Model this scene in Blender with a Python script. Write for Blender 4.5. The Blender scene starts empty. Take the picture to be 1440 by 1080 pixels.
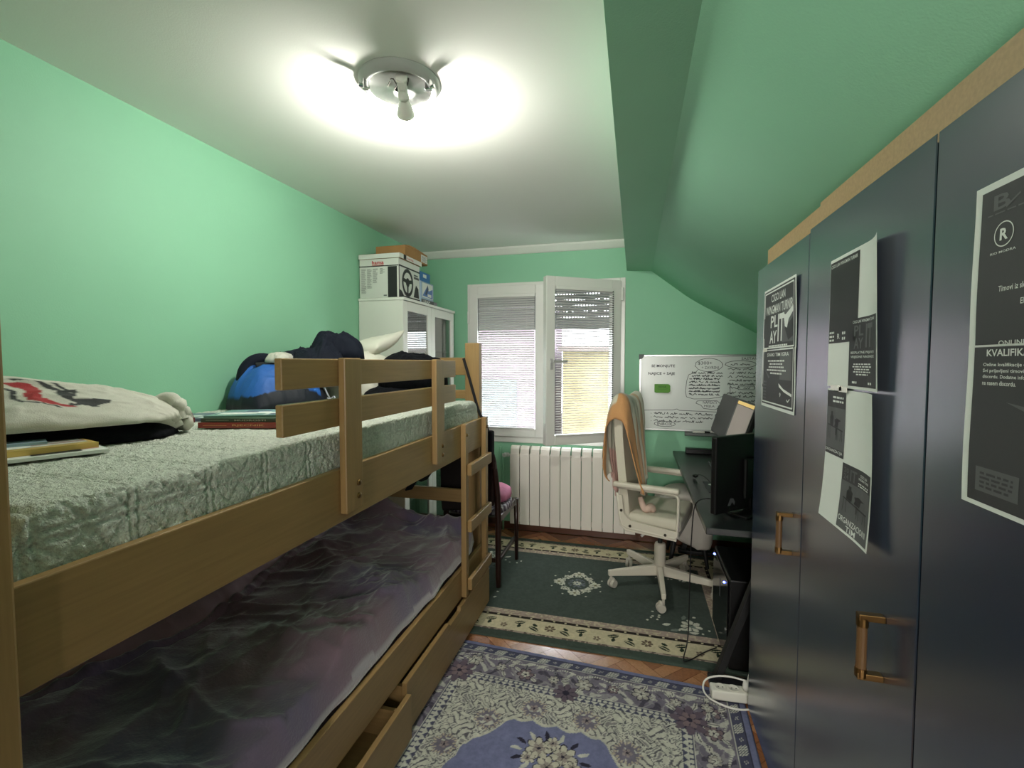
import bpy, bmesh, math, random
import numpy as np
from mathutils import Vector, Matrix
random.seed(7); rng = np.random.RandomState(7)
S = bpy.context.scene; COL = S.collection

# ------------------------------------------------------------------ camera
cam_d = bpy.data.cameras.new('camera'); cam = bpy.data.objects.new('camera', cam_d); COL.objects.link(cam)
cam_d.sensor_width = 36.0; cam_d.sensor_fit = 'HORIZONTAL'
cam_d.lens = 647.75 / 1440 * 36.0; cam_d.clip_start = .02
cam.location = (0, 0, 1.40)
cam.rotation_euler = (math.radians(90 - 2.634), 0, math.radians(14.906))
S.camera = cam
# ------------------------------------------------------------------ light and exposure
S.view_settings.view_transform = 'Standard'; S.view_settings.look = 'None'
S.view_settings.gamma = 1.0; S.view_settings.use_curve_mapping = False
S.view_settings.exposure = 0.70
BULB = 640.0
w = bpy.data.worlds.new('sky'); S.world = w; w.use_nodes = True
w.node_tree.nodes['Background'].inputs[0].default_value = (.90, .95, 1.0, 1)
w.node_tree.nodes['Background'].inputs[1].default_value = 7.0
sun_d = bpy.data.lights.new('sun', 'SUN'); sun_d.energy = 1.2; sun_d.angle = .05; sun_d.color = (1, .95, .86)
sun = bpy.data.objects.new('sun', sun_d); COL.objects.link(sun)
sun.rotation_euler = (math.radians(48), 0, math.radians(-14))

# added fill light, set in an unseen hallway made up behind the camera
hl_d = bpy.data.lights.new('fill_light', 'AREA'); hl_d.shape = 'RECTANGLE'; hl_d.size = .8; hl_d.size_y = 1.3; hl_d.energy = 50; hl_d.color = (1, .96, .90)
hl = bpy.data.objects.new('fill_light', hl_d); COL.objects.link(hl); hl.location = (-.15, -2.4, 1.45); hl.rotation_euler = (math.radians(90), 0, 0)

# ------------------------------------------------------------------ helpers
def lin(c):
    c = np.asarray(c, float) / 255.0
    return np.where(c <= .04045, c / 12.92, ((c + .055) / 1.055) ** 2.4)
def rgba(c): return tuple(float(x) for x in lin(c)) + (1.0,)
MATS = {}
def mat(name, color=None, rough=.6, metal=0.0, spec=.5, bump=0.0, bscale=60.0, stretch=(1, 1, 1), var=0.0, vscale=8.0,
        attr=False, emit=0.0, sheen=0.0, vstretch=None, trans=0.0, coat=0.0, cior=1.5, bdist=.004, emitcol=None):
    if name in MATS: return MATS[name]
    m = bpy.data.materials.new(name); m.use_nodes = True; nt = m.node_tree; N = nt.nodes; L = nt.links
    b = N['Principled BSDF']
    b.inputs['Roughness'].default_value = rough; b.inputs['Metallic'].default_value = metal
    b.inputs['Specular IOR Level'].default_value = spec
    if coat: b.inputs['Coat Weight'].default_value = coat; b.inputs['Coat Roughness'].default_value = .24; b.inputs['Coat IOR'].default_value = cior
    if sheen: b.inputs['Sheen Weight'].default_value = sheen; b.inputs['Sheen Roughness'].default_value = .4
    if trans: b.inputs['Transmission Weight'].default_value = trans
    src = None
    tc = N.new('ShaderNodeTexCoord')
    if attr:
        a = N.new('ShaderNodeAttribute'); a.attribute_name = 'Col'; src = a.outputs['Color']
    elif color is not None:
        b.inputs['Base Color'].default_value = rgba(color)
    if var:
        mp = N.new('ShaderNodeMapping'); mp.inputs['Scale'].default_value = vstretch or stretch
        nz = N.new('ShaderNodeTexNoise'); nz.inputs['Scale'].default_value = vscale; nz.inputs['Detail'].default_value = 5
        L.new(tc.outputs['Object'], mp.inputs['Vector']); L.new(mp.outputs[0], nz.inputs['Vector'])
        mr = N.new('ShaderNodeMapRange'); mr.inputs[1].default_value = .3; mr.inputs[2].default_value = .7
        mr.inputs[3].default_value = 1 - var; mr.inputs[4].default_value = 1 + var
        L.new(nz.outputs[0], mr.inputs[0])
        mx = N.new('ShaderNodeMix'); mx.data_type = 'RGBA'; mx.blend_type = 'MULTIPLY'; mx.inputs[0].default_value = 1
        if src is None: mx.inputs[6].default_value = rgba(color)
        else: L.new(src, mx.inputs[6])
        L.new(mr.outputs[0], mx.inputs[7]); src = mx.outputs[2]
    if src is not None: L.new(src, b.inputs['Base Color'])
    if bump:
        mp2 = N.new('ShaderNodeMapping'); mp2.inputs['Scale'].default_value = stretch
        n2 = N.new('ShaderNodeTexNoise'); n2.inputs['Scale'].default_value = bscale; n2.inputs['Detail'].default_value = 4
        L.new(tc.outputs['Object'], mp2.inputs['Vector']); L.new(mp2.outputs[0], n2.inputs['Vector'])
        bp = N.new('ShaderNodeBump'); bp.inputs['Strength'].default_value = bump; bp.inputs['Distance'].default_value = bdist
        L.new(n2.outputs[0], bp.inputs['Height']); L.new(bp.outputs[0], b.inputs['Normal'])
    if emit:
        b.inputs['Emission Color'].default_value = rgba(emitcol or color); b.inputs['Emission Strength'].default_value = emit
    MATS[name] = m; return m
def glass_mat(name, refl=.08, tint=(1, 1, 1)):
    if name in MATS: return MATS[name]
    m = bpy.data.materials.new(name); m.use_nodes = True; nt = m.node_tree; nt.nodes.clear()
    o = nt.nodes.new('ShaderNodeOutputMaterial'); mx = nt.nodes.new('ShaderNodeMixShader')
    t = nt.nodes.new('ShaderNodeBsdfTransparent'); t.inputs[0].default_value = (*tint, 1)
    g = nt.nodes.new('ShaderNodeBsdfGlossy'); g.inputs['Roughness'].default_value = .02
    mx.inputs[0].default_value = refl
    nt.links.new(t.outputs[0], mx.inputs[1]); nt.links.new(g.outputs[0], mx.inputs[2]); nt.links.new(mx.outputs[0], o.inputs[0])
    MATS[name] = m; return m

def root_of(o):
    while o.parent: o = o.parent
    return o
def tag(o, label=None, cat=None, group=None, kind=None):
    if label: o['label'] = label
    if cat: o['category'] = cat
    if group: o['group'] = group
    if kind: o['kind'] = kind
    return o
def thing(name, loc, label, cat, group=None):
    o = bpy.data.objects.new(name, None); o.location = loc; o.empty_display_size = .05; COL.objects.link(o)
    return tag(o, label, cat, group)
class B:
    """collects shapes (world coordinates) for ONE mesh object"""
    def __init__(s): s.bm = bmesh.new(); s.cols = None
    def _geo(s, vs, bevel=0, seg=2, mi=0):
        es = list({e for v in vs for e in v.link_edges}); fs = list({f for v in vs for f in v.link_faces})
        for f in fs: f.material_index = mi
        if bevel:
            r = bmesh.ops.bevel(s.bm, geom=es + list(vs), offset=bevel, segments=seg, affect='EDGES', profile=.5)
            for f in r['faces']: f.material_index = mi
        return s
    def box(s, x0, x1, y0, y1, z0, z1, bevel=0.0, seg=2, mi=0, M=None):
        co = [(x, y, z) for x in (x0, x1) for y in (y0, y1) for z in (z0, z1)]
        if M is not None: co = [M @ Vector(c) for c in co]
        v = [s.bm.verts.new(c) for c in co]
        for f in ((0, 1, 3, 2), (4, 6, 7, 5), (0, 4, 5, 1), (2, 3, 7, 6), (0, 2, 6, 4), (1, 5, 7, 3)):
            s.bm.faces.new([v[i] for i in f])
        return s._geo(v, bevel, seg, mi)
    def prism(s, poly, axis, a0, a1, bevel=0.0, seg=2, mi=0):
        """poly: 2D points in the other two axes (in xyz order)"""
        def mk(p, a):
            q = list(p); q.insert(axis, a); return q
        A = [s.bm.verts.new(mk(p, a0)) for p in poly]; Bv = [s.bm.verts.new(mk(p, a1)) for p in poly]
        n = len(poly)
        s.bm.faces.new(A); s.bm.faces.new(Bv[::-1])
        for i in range(n): s.bm.faces.new([A[i], Bv[i], Bv[(i + 1) % n], A[(i + 1) % n]])
        return s._geo(A + Bv, bevel, seg, mi)
    def cyl(s, p0, p1, r0, r1=None, n=16, mi=0, cap=True):
        r1 = r0 if r1 is None else r1
        p0 = Vector(p0); p1 = Vector(p1); d = (p1 - p0).normalized()
        u = d.orthogonal().normalized(); v = d.cross(u)
        A = []; Bv = []
        for i in range(n):
            a = 2 * math.pi * i / n; w_ = u * math.cos(a) + v * math.sin(a)
            A.append(s.bm.verts.new(p0 + w_ * r0)); Bv.append(s.bm.verts.new(p1 + w_ * r1))
        fs = [s.bm.faces.new([A[i], A[(i + 1) % n], Bv[(i + 1) % n], Bv[i]]) for i in range(n)]
        if cap: fs += [s.bm.faces.new(A[::-1]), s.bm.faces.new(Bv)]
        for f in fs: f.material_index = mi
        return s
    def tube(s, pts, r, n=8, mi=0, smooth=0, closed=False):
        P = [Vector(p) for p in pts]
        for _ in range(smooth):
            Q = [P[0]]
            for a, b in zip(P[:-1], P[1:]): Q += [a * .75 + b * .25, a * .25 + b * .75]
            Q.append(P[-1]); P = Q
        rs = r if hasattr(r, '__len__') else [r] * len(P)
        if len(rs) != len(P): rs = list(np.interp(np.linspace(0, 1, len(P)), np.linspace(0, 1, len(rs)), rs))
        rings = []; u = None
        for i, p in enumerate(P):
            d = (P[min(i + 1, len(P) - 1)] - P[max(i - 1, 0)]).normalized()
            if u is None: u = d.orthogonal().normalized()
            else:
                u = u - d * u.dot(d); u = u.normalized() if u.length > 1e-6 else d.orthogonal().normalized()
            v = d.cross(u)
            rings.append([s.bm.verts.new(p + (u * math.cos(2 * math.pi * k / n) + v * math.sin(2 * math.pi * k / n)) * rs[i]) for k in range(n)])
        fs = []
        for a, b in zip(rings[:-1], rings[1:]):
            fs += [s.bm.faces.new([a[k], a[(k + 1) % n], b[(k + 1) % n], b[k]]) for k in range(n)]
        fs += [s.bm.faces.new(rings[0][::-1]), s.bm.faces.new(rings[-1])]
        for f in fs: f.material_index = mi; f.smooth = True
        return s
    def lathe(s, prof, c, n=32, mi=0, M=None):
        """prof: (radius, height) list, spun about the vertical through c"""
        rings = []
        for r, h in prof:
            pts = [Vector((c[0] + max(r, 1e-4) * math.cos(2 * math.pi * k / n), c[1] + max(r, 1e-4) * math.sin(2 * math.pi * k / n), c[2] + h)) for k in range(n)]
            rings.append([s.bm.verts.new(M @ p if M is not None else p) for p in pts])
        fs = []
        for a, b in zip(rings[:-1], rings[1:]):
            fs += [s.bm.faces.new([a[k], a[(k + 1) % n], b[(k + 1) % n], b[k]]) for k in range(n)]
        fs += [s.bm.faces.new(rings[0][::-1]), s.bm.faces.new(rings[-1])]
        for f in fs: f.material_index = mi; f.smooth = True
        return s
    def grid(s, P, mi=0, closed_u=False):
        """P: array (n,m,3)"""
        n, m = P.shape[:2]
        V = [[s.bm.verts.new(P[i, j]) for j in range(m)] for i in range(n)]
        for i in range(n - 1):
            for j in range(m - 1):
                f = s.bm.faces.new([V[i][j], V[i + 1][j], V[i + 1][j + 1], V[i][j + 1]]); f.material_index = mi; f.smooth = True
        return s
    def poly(s, pts, mi=0):
        f = s.bm.faces.new([s.bm.verts.new(p) for p in pts]); f.material_index = mi; return s
    def build(s, name, m, parent=None, smooth=False, recalc=True):
        if recalc: bmesh.ops.recalc_face_normals(s.bm, faces=s.bm.faces)
        me = bpy.data.meshes.new(name); s.bm.to_mesh(me); s.bm.free()
        ms = m if isinstance(m, (list, tuple)) else [m]
        for x in ms: me.materials.append(x)
        return link(name, me, parent, smooth)
def link(name, me, parent=None, smooth=False, origin=None):
    o = bpy.data.objects.new(name, me); COL.objects.link(o)
    if smooth: me.polygons.foreach_set('use_smooth', [True] * len(me.polygons))
    if parent:
        off = Vector(root_of(parent).location)
        me.transform(Matrix.Translation(-off)); o.parent = parent
        if parent.type == 'MESH' and parent.parent is None: pass
    elif origin is None and len(me.vertices):
        co = np.empty(len(me.vertices) * 3, 'f'); me.vertices.foreach_get('co', co); co = co.reshape(-1, 3)
        c = Vector((float((co[:, 0].min() + co[:, 0].max()) / 2), float((co[:, 1].min() + co[:, 1].max()) / 2), float(co[:, 2].min())))
        me.transform(Matrix.Translation(-c)); o.location = c
    return o
def np_grid_mesh(name, P, cols=None, closed=False):
    """fast grid mesh from array (n,m,3) with optional colours (n,m,3) linear"""
    n, m = P.shape[:2]
    idx = np.arange(n * m).reshape(n, m)
    q = np.stack([idx[:-1, :-1], idx[1:, :-1], idx[1:, 1:], idx[:-1, 1:]], -1).reshape(-1, 4)
    me = bpy.data.meshes.new(name)
    me.vertices.add(n * m); me.vertices.foreach_set('co', P.reshape(-1).astype('f'))
    me.loops.add(q.size); me.loops.foreach_set('vertex_index', q.reshape(-1).astype('i'))
    me.polygons.add(len(q)); me.polygons.foreach_set('loop_start', (np.arange(len(q)) * 4).astype('i'))
    me.polygons.foreach_set('use_smooth', np.ones(len(q), bool))
    if cols is not None:
        a = me.color_attributes.new('Col', 'FLOAT_COLOR', 'POINT')
        c = np.ones((n * m, 4), 'f'); c[:, :3] = cols.reshape(-1, 3); a.data.foreach_set('color', c.reshape(-1))
    me.update(calc_edges=True); me.validate()
    return me
def vnoise(x, y, seed=0):
    """smooth value noise on arrays"""
    x0 = np.floor(x).astype(int); y0 = np.floor(y).astype(int); fx = x - x0; fy = y - y0
    fx = fx * fx * (3 - 2 * fx); fy = fy * fy * (3 - 2 * fy)
    def h(i, j):
        n = (i * 374761393 + j * 668265263 + seed * 1442695041) & 0x7fffffff
        n = ((n ^ (n >> 13)) * 1274126177) & 0x7fffffff
        return ((n ^ (n >> 16)) & 0xffff) / 65535.0
    return (h(x0, y0) * (1 - fx) + h(x0 + 1, y0) * fx) * (1 - fy) + (h(x0, y0 + 1) * (1 - fx) + h(x0 + 1, y0 + 1) * fx) * fy
def fbm(x, y, seed=0, o=4):
    r = 0; a = .5
    for i in range(o): r = r + a * vnoise(x * 2 ** i, y * 2 ** i, seed + i * 17); a *= .5
    return r
def ridged(x, y, seed=0, o=3):
    r = 0; a = .6
    for i in range(o):
        r = r + a * (1 - np.abs(2 * vnoise(x * 1.9 ** i, y * 1.9 ** i, seed + i * 31) - 1)) ** 2.6; a *= .45
    return r
_tc = {}
def text2d(body, bold=.0):
    """outline mesh of a text, normalised to a unit-height box starting at 0,0"""
    k = (body, bold)
    if k in _tc: return _tc[k]
    cu = bpy.data.curves.new('t', 'FONT'); cu.body = body; cu.size = 1; cu.resolution_u = 2; cu.offset = bold
    o = bpy.data.objects.new('t', cu); COL.objects.link(o)
    dg = bpy.context.evaluated_depsgraph_get(); ev = o.evaluated_get(dg); me = ev.to_mesh()
    V = np.array([(v.co.x, v.co.y) for v in me.vertices]); F = [tuple(p.vertices) for p in me.polygons]
    ev.to_mesh_clear(); bpy.data.objects.remove(o); bpy.data.curves.remove(cu)
    V -= V.min(0); asp = V[:, 0].max() / V[:, 1].max(); V[:, 0] /= V[:, 0].max(); V[:, 1] /= V[:, 1].max()
    _tc[k] = (V, F, asp); return _tc[k]
def put_text(b, mapf, body, s0, t0, sw, th, mi, off, bold=.01):
    """writes body into the box (s0,t0,sw,th) of a surface given by mapf(s,t,off)"""
    V, F, asp = text2d(body, bold)
    vs = [b.bm.verts.new(mapf(s0 + v[0] * sw, t0 + v[1] * th, off)) for v in V]
    for f in F:
        try: q = b.bm.faces.new([vs[i] for i in f]); q.material_index = mi
        except ValueError: pass
def put_rect(b, mapf, s0, t0, s1, t1, mi, off, n=6):
    for i in range(n):
        for j in range(n):
            a0, a1 = s0 + (s1 - s0) * i / n, s0 + (s1 - s0) * (i + 1) / n
            c0, c1 = t0 + (t1 - t0) * j / n, t0 + (t1 - t0) * (j + 1) / n
            b.poly([mapf(a0, c0, off), mapf(a1, c0, off), mapf(a1, c1, off), mapf(a0, c1, off)], mi)
def put_poly(b, mapf, pts, mi, off): b.poly([mapf(s, t, off) for s, t in pts], mi)
def put_line(b, mapf, pts, wd, mi, off, asp=1.0):
    """stroke on a surface; asp = width/height of the (s,t) square"""
    for (a, c), (d, e) in zip(pts[:-1], pts[1:]):
        dx, dy = (d - a) * asp, e - c; L = math.hypot(dx, dy) or 1e-6; nx, ny = -dy / L * wd / 2 / asp, dx / L * wd / 2
        b.poly([mapf(a + nx, c + ny, off), mapf(d + nx, e + ny, off), mapf(d - nx, e - ny, off), mapf(a - nx, c - ny, off)], mi)
def dup(root, loc, label, rz=None):
    r = root.copy(); COL.objects.link(r); r.location = loc; r['label'] = label
    if rz is not None: r.rotation_euler = (0, 0, rz)
    for ch in list(root.children):
        c = ch.copy(); COL.objects.link(c); c.parent = r
        for g in ch.children:
            d = g.copy(); COL.objects.link(d); d.parent = c
    return r
def mound(name, c, a, b_, h, m, rz=0, seed=1, n=70, lump=.12, wr=.06, p=3.0, q=2.2, wscale=3.0, colf=None, hf=None, parent=None):
    """a soft cloth heap with a closed flat underside"""
    u = np.linspace(-1, 1, n); U, V = np.meshgrid(u, u, indexing='ij')
    # square to rounded outline
    k = .75; X = U * np.sqrt(1 - k * V * V / 2); Y = V * np.sqrt(1 - k * U * U / 2)
    prof = (np.clip(1 - np.abs(U) ** p, 0, 1) ** (1 / q)) * (np.clip(1 - np.abs(V) ** p, 0, 1) ** (1 / q))
    hh = prof * (1 + lump * 2 * (fbm(U * 1.7 + 9, V * 1.7 + 3, seed) - .47))
    if hf is not None: hh = hh * hf(U, V)
    wx = U * wscale + 1.5 * fbm(U * 2, V * 2, seed + 5); wy = V * wscale + 1.5 * fbm(U * 2 + 7, V * 2, seed + 8)
    hh = hh + prof * wr * (ridged(wx + 20, wy * .6 + 20, seed + 3) - .45)
    edge = .012 * (fbm(U * 4 + 3, V * 4, seed + 40) - .45)
    xx = a * X + edge * 1.5; yy = b_ * Y + edge
    ca, sa = math.cos(rz), math.sin(rz)
    P = np.stack([c[0] + xx * ca - yy * sa, c[1] + xx * sa + yy * ca, c[2] + np.maximum(hh, 0) * h + .003 * (prof > 0)], -1)
    bot = P.copy(); bot[..., 2] = c[2]
    # one sheet: top, wrapped by the underside through a ring of border quads
    cols = None
    if colf is not None:
        cols = colf(U, V, hh)
    bb = B(); n0 = n
    Vt = [[bb.bm.verts.new(P[i, j]) for j in range(n)] for i in range(n)]
    ring = [(i, 0) for i in range(n)] + [(n - 1, j) for j in range(1, n)] + [(i, n - 1) for i in range(n - 2, -1, -1)] + [(0, j) for j in range(n - 2, 0, -1)]
    for i in range(n - 1):
        for j in range(n - 1): bb.bm.faces.new([Vt[i][j], Vt[i + 1][j], Vt[i + 1][j + 1], Vt[i][j + 1]]).smooth = True
    f = bb.bm.faces.new([Vt[i][j] for i, j in ring]); bmesh.ops.recalc_face_normals(bb.bm, faces=bb.bm.faces)
    me = bpy.data.meshes.new(name); bb.bm.to_mesh(me); bb.bm.free()
    if cols is not None:
        at = me.color_attributes.new('Col', 'FLOAT_COLOR', 'POINT'); cc = np.ones((n * n, 4), 'f'); cc[:, :3] = cols.reshape(-1, 3)
        at.data.foreach_set('color', cc.reshape(-1))
    me.materials.append(m)
    return link(name, me, parent)

# ------------------------------------------------------------------ materials
GREEN = mat('mint_wall_paint', (142, 199, 164), rough=.55, spec=.35, bump=.12, bscale=220, var=.03, vscale=2.5)
WHITEP = mat('white_ceiling_paint', (232, 232, 226), rough=.7, bump=.08, bscale=200)
WOOD_Y = mat('beech_wood_lengthwise', (154, 124, 80), rough=.42, var=.10, vscale=9, vstretch=(14, .7, 14), bump=.05, bscale=90, stretch=(4, .2, 4))
WOOD_Z = mat('beech_wood_upright', (154, 124, 80), rough=.42, var=.10, vscale=9, vstretch=(14, 14, .7), bump=.05, bscale=90, stretch=(4, 4, .2))
WOOD_X = mat('beech_wood_crosswise', (154, 124, 80), rough=.42, var=.10, vscale=9, vstretch=(.7, 14, 14), bump=.05, bscale=90, stretch=(.2, 4, 4))
BRASS = mat('brass_bolt', (126, 98, 60), rough=.35, metal=1)
CHROME = mat('chrome', (200, 200, 200), rough=.15, metal=1)
PVC = mat('white_pvc', (228, 228, 222), rough=.25)
RADW = mat('radiator_enamel', (240, 234, 224), rough=.35)
NAVY = mat('navy_laminate', (28, 42, 66), rough=.27, spec=.9, var=.05, vscale=3, coat=1.0, cior=1.9)
CHIP = mat('pale_chipboard', (172, 144, 104), rough=.55, var=.10, vscale=140)
BLACK = mat('black_plastic', (14, 14, 15), rough=.4)
BLACKM = mat('matt_black_metal', (16, 16, 17), rough=.55)
DARKCLOTH = mat('black_cloth', (16, 17, 22), rough=.95, spec=.15, bump=.3, bscale=300)
NAVYCLOTH = mat('navy_nylon', (22, 27, 40), rough=.8, spec=.2, bump=.1, bscale=200)
GREYPL = mat('grey_plastic', (88, 92, 92), rough=.5)
ALU = mat('brushed_aluminium', (190, 192, 190), rough=.35, metal=.8)
WHITEMET = mat('cream_white_metal', (214, 207, 190), rough=.4)
WHITEPL = mat('white_plastic', (226, 224, 216), rough=.35)
PAPER = mat('white_paper', (226, 230, 224), rough=.7)
PRINT = mat('black_print', (34, 34, 36), rough=.55)
PRINTG = mat('grey_print', (92, 93, 94), rough=.6)
PRINTD = mat('dark_grey_print', (58, 58, 60), rough=.6)
INK = mat('marker_ink', (36, 44, 46), rough=.6)
RED = mat('red_ink', (190, 50, 52), rough=.6)
DARKWOOD = mat('dark_mahogany', (44, 24, 18), rough=.3, var=.15, vscale=10, vstretch=(8, 8, .8))
ATTR = mat('painted_cloth', attr=True, rough=.85, bump=.25, bscale=320)
RUGM = mat('woven_pile', attr=True, rough=.95, bump=.6, bscale=420, var=.12, vscale=60, spec=.2)
ATTRP = mat('printed_card', attr=True, rough=.5)

# ------------------------------------------------------------------ the setting
WY = 3.71; XL = -1.80; XR = 1.30; ZC = 2.345; YB = -.62
def struct(name, b, m, smooth=False):
    o = b.build(name, m, smooth=smooth); o['kind'] = 'structure'; return o
struct('wall_left', B().box(XL - .12, XL, YB - .12, WY + .2, -.1, ZC + .1), GREEN)
struct('wall_right', B().box(XR, XR + .12, YB - .12, WY + .2, -.1, 1.36), GREEN)
wb_ = B(); wb_.box(XL, -.47, YB - .12, YB, -.1, ZC + .1); wb_.box(.40, XR, YB - .12, YB, -.1, ZC + .1); wb_.box(-.47, .40, YB - .12, YB, 2.12, ZC + .1)  # doorway is added, cut narrow to shape the fill light
struct('wall_back', wb_, GREEN)
added_hall = B(); added_hall.box(-1.3, -1.2, -2.5, YB - .12, -.1, 2.5); added_hall.box(.75, .85, -2.5, YB - .12, -.1, 2.5); added_hall.box(-1.3, .85, -2.6, -2.5, -.1, 2.5); added_hall.box(-1.3, .85, -2.5, YB - .12, 2.4, 2.5)  # unseen hallway, dark walls and floor, added to hold the fill light
struct('wall_added_hall', added_hall, mat('added_hall_paint', (104, 92, 80), rough=.7))
struct('floor_added_hall', B().box(-1.3, .85, -2.5, YB, -.09, -.001), mat('added_hall_floor', (110, 86, 62), rough=.5))
WX0, WX1, WZ0, WZ1 = -1.375, -.075, .735, 2.06
bw = B()
bw.box(XL, WX0, WY, WY + .2, -.1, ZC + .1); bw.box(WX1, XR, WY, WY + .2, -.1, ZC + .1)
bw.box(WX0, WX1, WY, WY + .2, -.1, WZ0); bw.box(WX0, WX1, WY, WY + .2, WZ1, ZC + .1)
struct('wall_far', bw, GREEN)
struct('ceiling', B().box(XL, -.03, YB, WY, ZC, ZC + .1), WHITEP)
# dropped beam and the roof slope that runs down from it
prof = [(-.08, ZC + .08), (-.068, 2.112), (.118, 2.100), (.20, 2.034), (.29, 1.963), (.355, 1.912), (.40, 1.880), (.44, 1.854), (.49, 1.823), (.845, 1.618), (1.42, 1.285), (1.42, ZC + .08)]
bs = B(); bs.prism(prof, 1, YB, WY)
o = struct('ceiling_slope', bs, GREEN)
for p in o.data.polygons: p.use_smooth = abs(p.normal.y) < .5 and -.95 < p.normal.z < -.3 and p.normal.x < -.3
struct('trim_1', B().prism([(WY, ZC), (WY - .055, ZC), (WY - .05, ZC - .012), (WY - .012, ZC - .05), (WY, ZC - .055)], 0, XL, -.075), mat('white_cornice', (226, 228, 220), rough=.6))
# parquet laid in a herringbone of single blocks
def herringbone():
    Lh, Wh = .24, .06; V = []; F = []; C = []
    tones = [(172, 118, 80), (188, 132, 90), (160, 106, 70), (198, 142, 100), (168, 112, 76), (182, 124, 86)]
    ca = math.cos(math.radians(45)); r = random.Random(3)
    n = int(Lh / Wh)
    def add(x, y, dx, dy):
        g = .0012; k = len(V)
        q = [(x + g, y + g), (x + dx - g, y + g), (x + dx - g, y + dy - g), (x + g, y + dy - g)]
        q = [((a - b_) * ca - .2, (a + b_) * ca + 1.5) for a, b_ in q]
        if all(XL < a < XR and YB < b_ < WY for a, b_ in q):
            V.extend([(a, b_, 0) for a, b_ in q]); F.append((k, k + 1, k + 2, k + 3))
            t = tones[r.randrange(6)]; C.append(lin(t))
    for i in range(-60, 61):
        for j in range(-16, 17):
            bx, by = i * Wh + j * 2 * Lh / 1 * .5 * 1, i * Wh - j * Lh
            add(bx, by, Lh, Wh)
            add(bx + Lh - Lh, by + Wh, Wh, Lh) if False else add(bx + Lh, by + Wh - Lh, Wh, Lh)
    me = bpy.data.meshes.new('floor'); 
    k = len(V); V.extend([(XL - .1, YB - .1, -.003), (XR + .1, YB - .1, -.003), (XR + .1, WY + .1, -.003), (XL - .1, WY + .1, -.003)]); F.append((k, k + 1, k + 2, k + 3)); C.append(lin((132, 86, 54)))
    z = -.08; k2 = len(V); V.extend([(a, b_, z) for a, b_, _ in V[k:k + 4]])
    for a in range(4): F.append((k + a, k2 + a, k2 + (a + 1) % 4, k + (a + 1) % 4)); C.append(lin((80, 50, 32)))
    F.append((k2, k2 + 3, k2 + 2, k2 + 1)); C.append(lin((80, 50, 32)))
    me.from_pydata(V, [], F)
    at = me.color_attributes.new('Col', 'FLOAT_COLOR', 'CORNER'); cc = []
    for f, c in zip(F, C): cc += [(*c, 1)] * len(f)
    at.data.foreach_set('color', np.array(cc, 'f').reshape(-1))
    me.materials.append(mat('lacquered_parquet', attr=True, rough=.12, spec=.8, coat=1.0, cior=2.0, var=.12, vscale=30, vstretch=(3, 3, 1)))
    o = bpy.data.objects.new('floor', me); COL.objects.link(o); o['kind'] = 'structure'
herringbone()
SKIRT = mat('dark_wood_skirting', (96, 58, 40), rough=.4, var=.15, vscale=12, vstretch=(.6, 6, 6))
for nm, bb in (('baseboard_far', B().box(XL, XR, WY - .014, WY, .0, .062, .004)), ('baseboard_left', B().box(XL, XL + .014, YB, WY - .014, 0, .062, .004)), ('baseboard_right', B().box(XR - .014, XR, 1.96, WY - .014, 0, .062, .004))):
    struct(nm, bb, SKIRT)

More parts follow.
